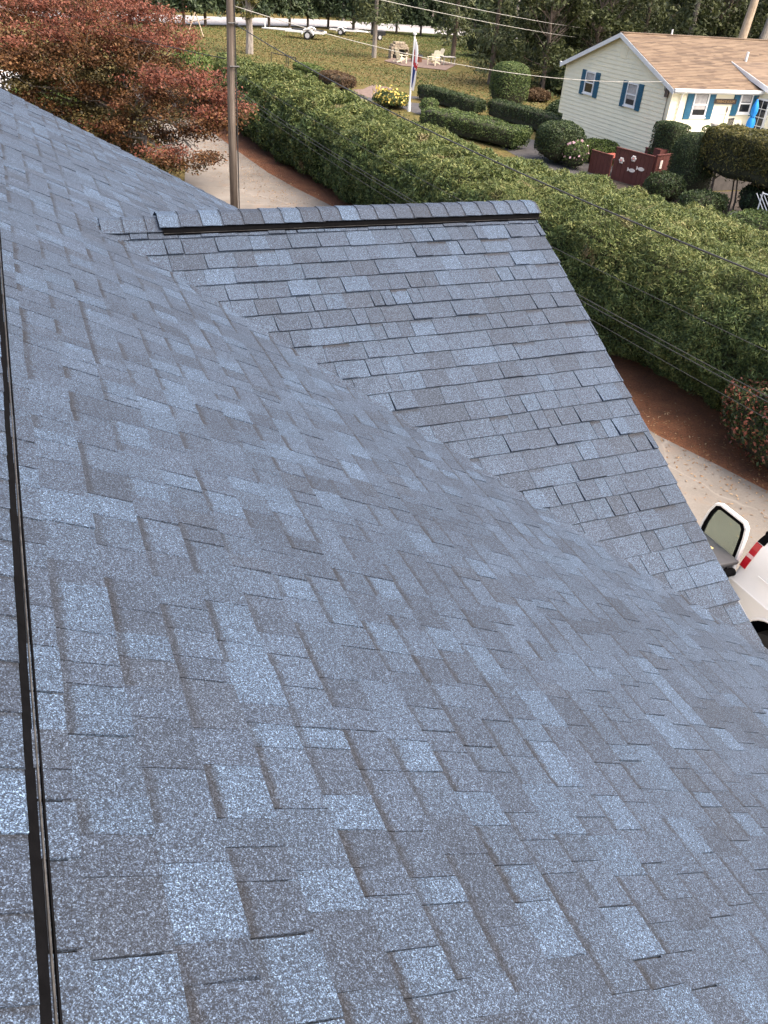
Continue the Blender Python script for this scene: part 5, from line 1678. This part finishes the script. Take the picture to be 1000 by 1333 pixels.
def far_woods(name, th0, th1, d0, d1, n, leaf):
    th = np.radians(RNG.uniform(th0, th1, n))
    dd_ = RNG.uniform(d0, d1, n)
    hgt = 9 + 9 * vnoise(np.stack([np.degrees(th) * .6, dd_ * .02, np.zeros(n)], 1), 1, 3)
    z = GZ + hgt * RNG.uniform(0, 1, n)
    P = np.stack([dd_ * np.sin(th), dd_ * np.cos(th), z], 1)
    P[:, :2] += (vnoise(P, .25, 8)[:, None] - .5) * 5
    N = unit(np.stack([-np.sin(th), -np.cos(th), np.full(n, .6)], 1))
    return tag(link(name, quads_mesh(name, leaf_quads(P, N, 1.5, .75, .7)), M[leaf]), kind='stuff')


far_woods('far_woods', -25, 34, 128, 150, 26000, 'conifer_leaf')
far_woods('far_woods', 30, 75, 125, 160, 26000, 'wood_leaf')
mb = MB()
for i in range(150):
    th, d = math.radians(random.uniform(-22, 74)), random.uniform(120, 145)
    x, y = d * math.sin(th), d * math.cos(th)
    mb.tube([(x, y, GZ), (x + random.uniform(-.6, .6), y, GZ + 15)], [.22, .1], 5)
tag(mb.build('far_trunks', M['bark_grey']), kind='stuff')
# a pale house far behind the pines
fh = empty('far_house', (84, 122, GZ), 'pale house glimpsed between the trunks beyond the back road', 'house')
MB().bb((78, 118, GZ), (92, 127, GZ + 3.6)).build('wall', M['white_trim'], fh)
MB().prism([(77.5, 117.5, GZ + 3.6), (77.5, 127.5, GZ + 3.6), (77.5, 122.5, GZ + 6.2)], (15, 0, 0)).build('roof', M['concrete_wall'], fh)
for x in (80, 83.5, 87, 90): MB().bb((x - .5, 117.96, GZ + 1.2), (x + .5, 118.02, GZ + 2.6)).build('window', M['glass_dark'], fh)

# grass blades and stray leaves over the lawn, thick enough to break up its flatness
n = 90000
xs, ys = RNG.uniform(12.5, 58, n), RNG.uniform(40, 101, n)
ok = (xs > np.interp(ys, [40, 47, 60, 101], [14.5, 14, 12.5, 12.5])) & ~((xs < 27.2) & (xs > 21.5) & (ys < 58)) & ~((xs > 27.0) & (ys < 42.5))
ok &= ~((xs > 30.5) & (xs < 37.8) & (ys > 67.8) & (ys < 76.4))
P = np.stack([xs, ys, GZ + RNG.uniform(.01, .05, n)], 1)[ok]
M['grass_blade'] = leafmat('dry_and_green_grass', [(0.0, (0.1459, 0.1092, 0.0418)), (0.35, (0.1122, 0.1045, 0.0352)), (0.65, (0.0741, 0.0973, 0.0275)), (1.0, (0.0583, 0.0950, 0.0231))], clump=1.1, clump_scale=.16, trans=.15)
tag(link('grass', quads_mesh('grass', leaf_quads(P, np.tile([0, -.3, 1.0], (len(P), 1)), .16, .07, .9)), M['grass_blade']), kind='stuff')
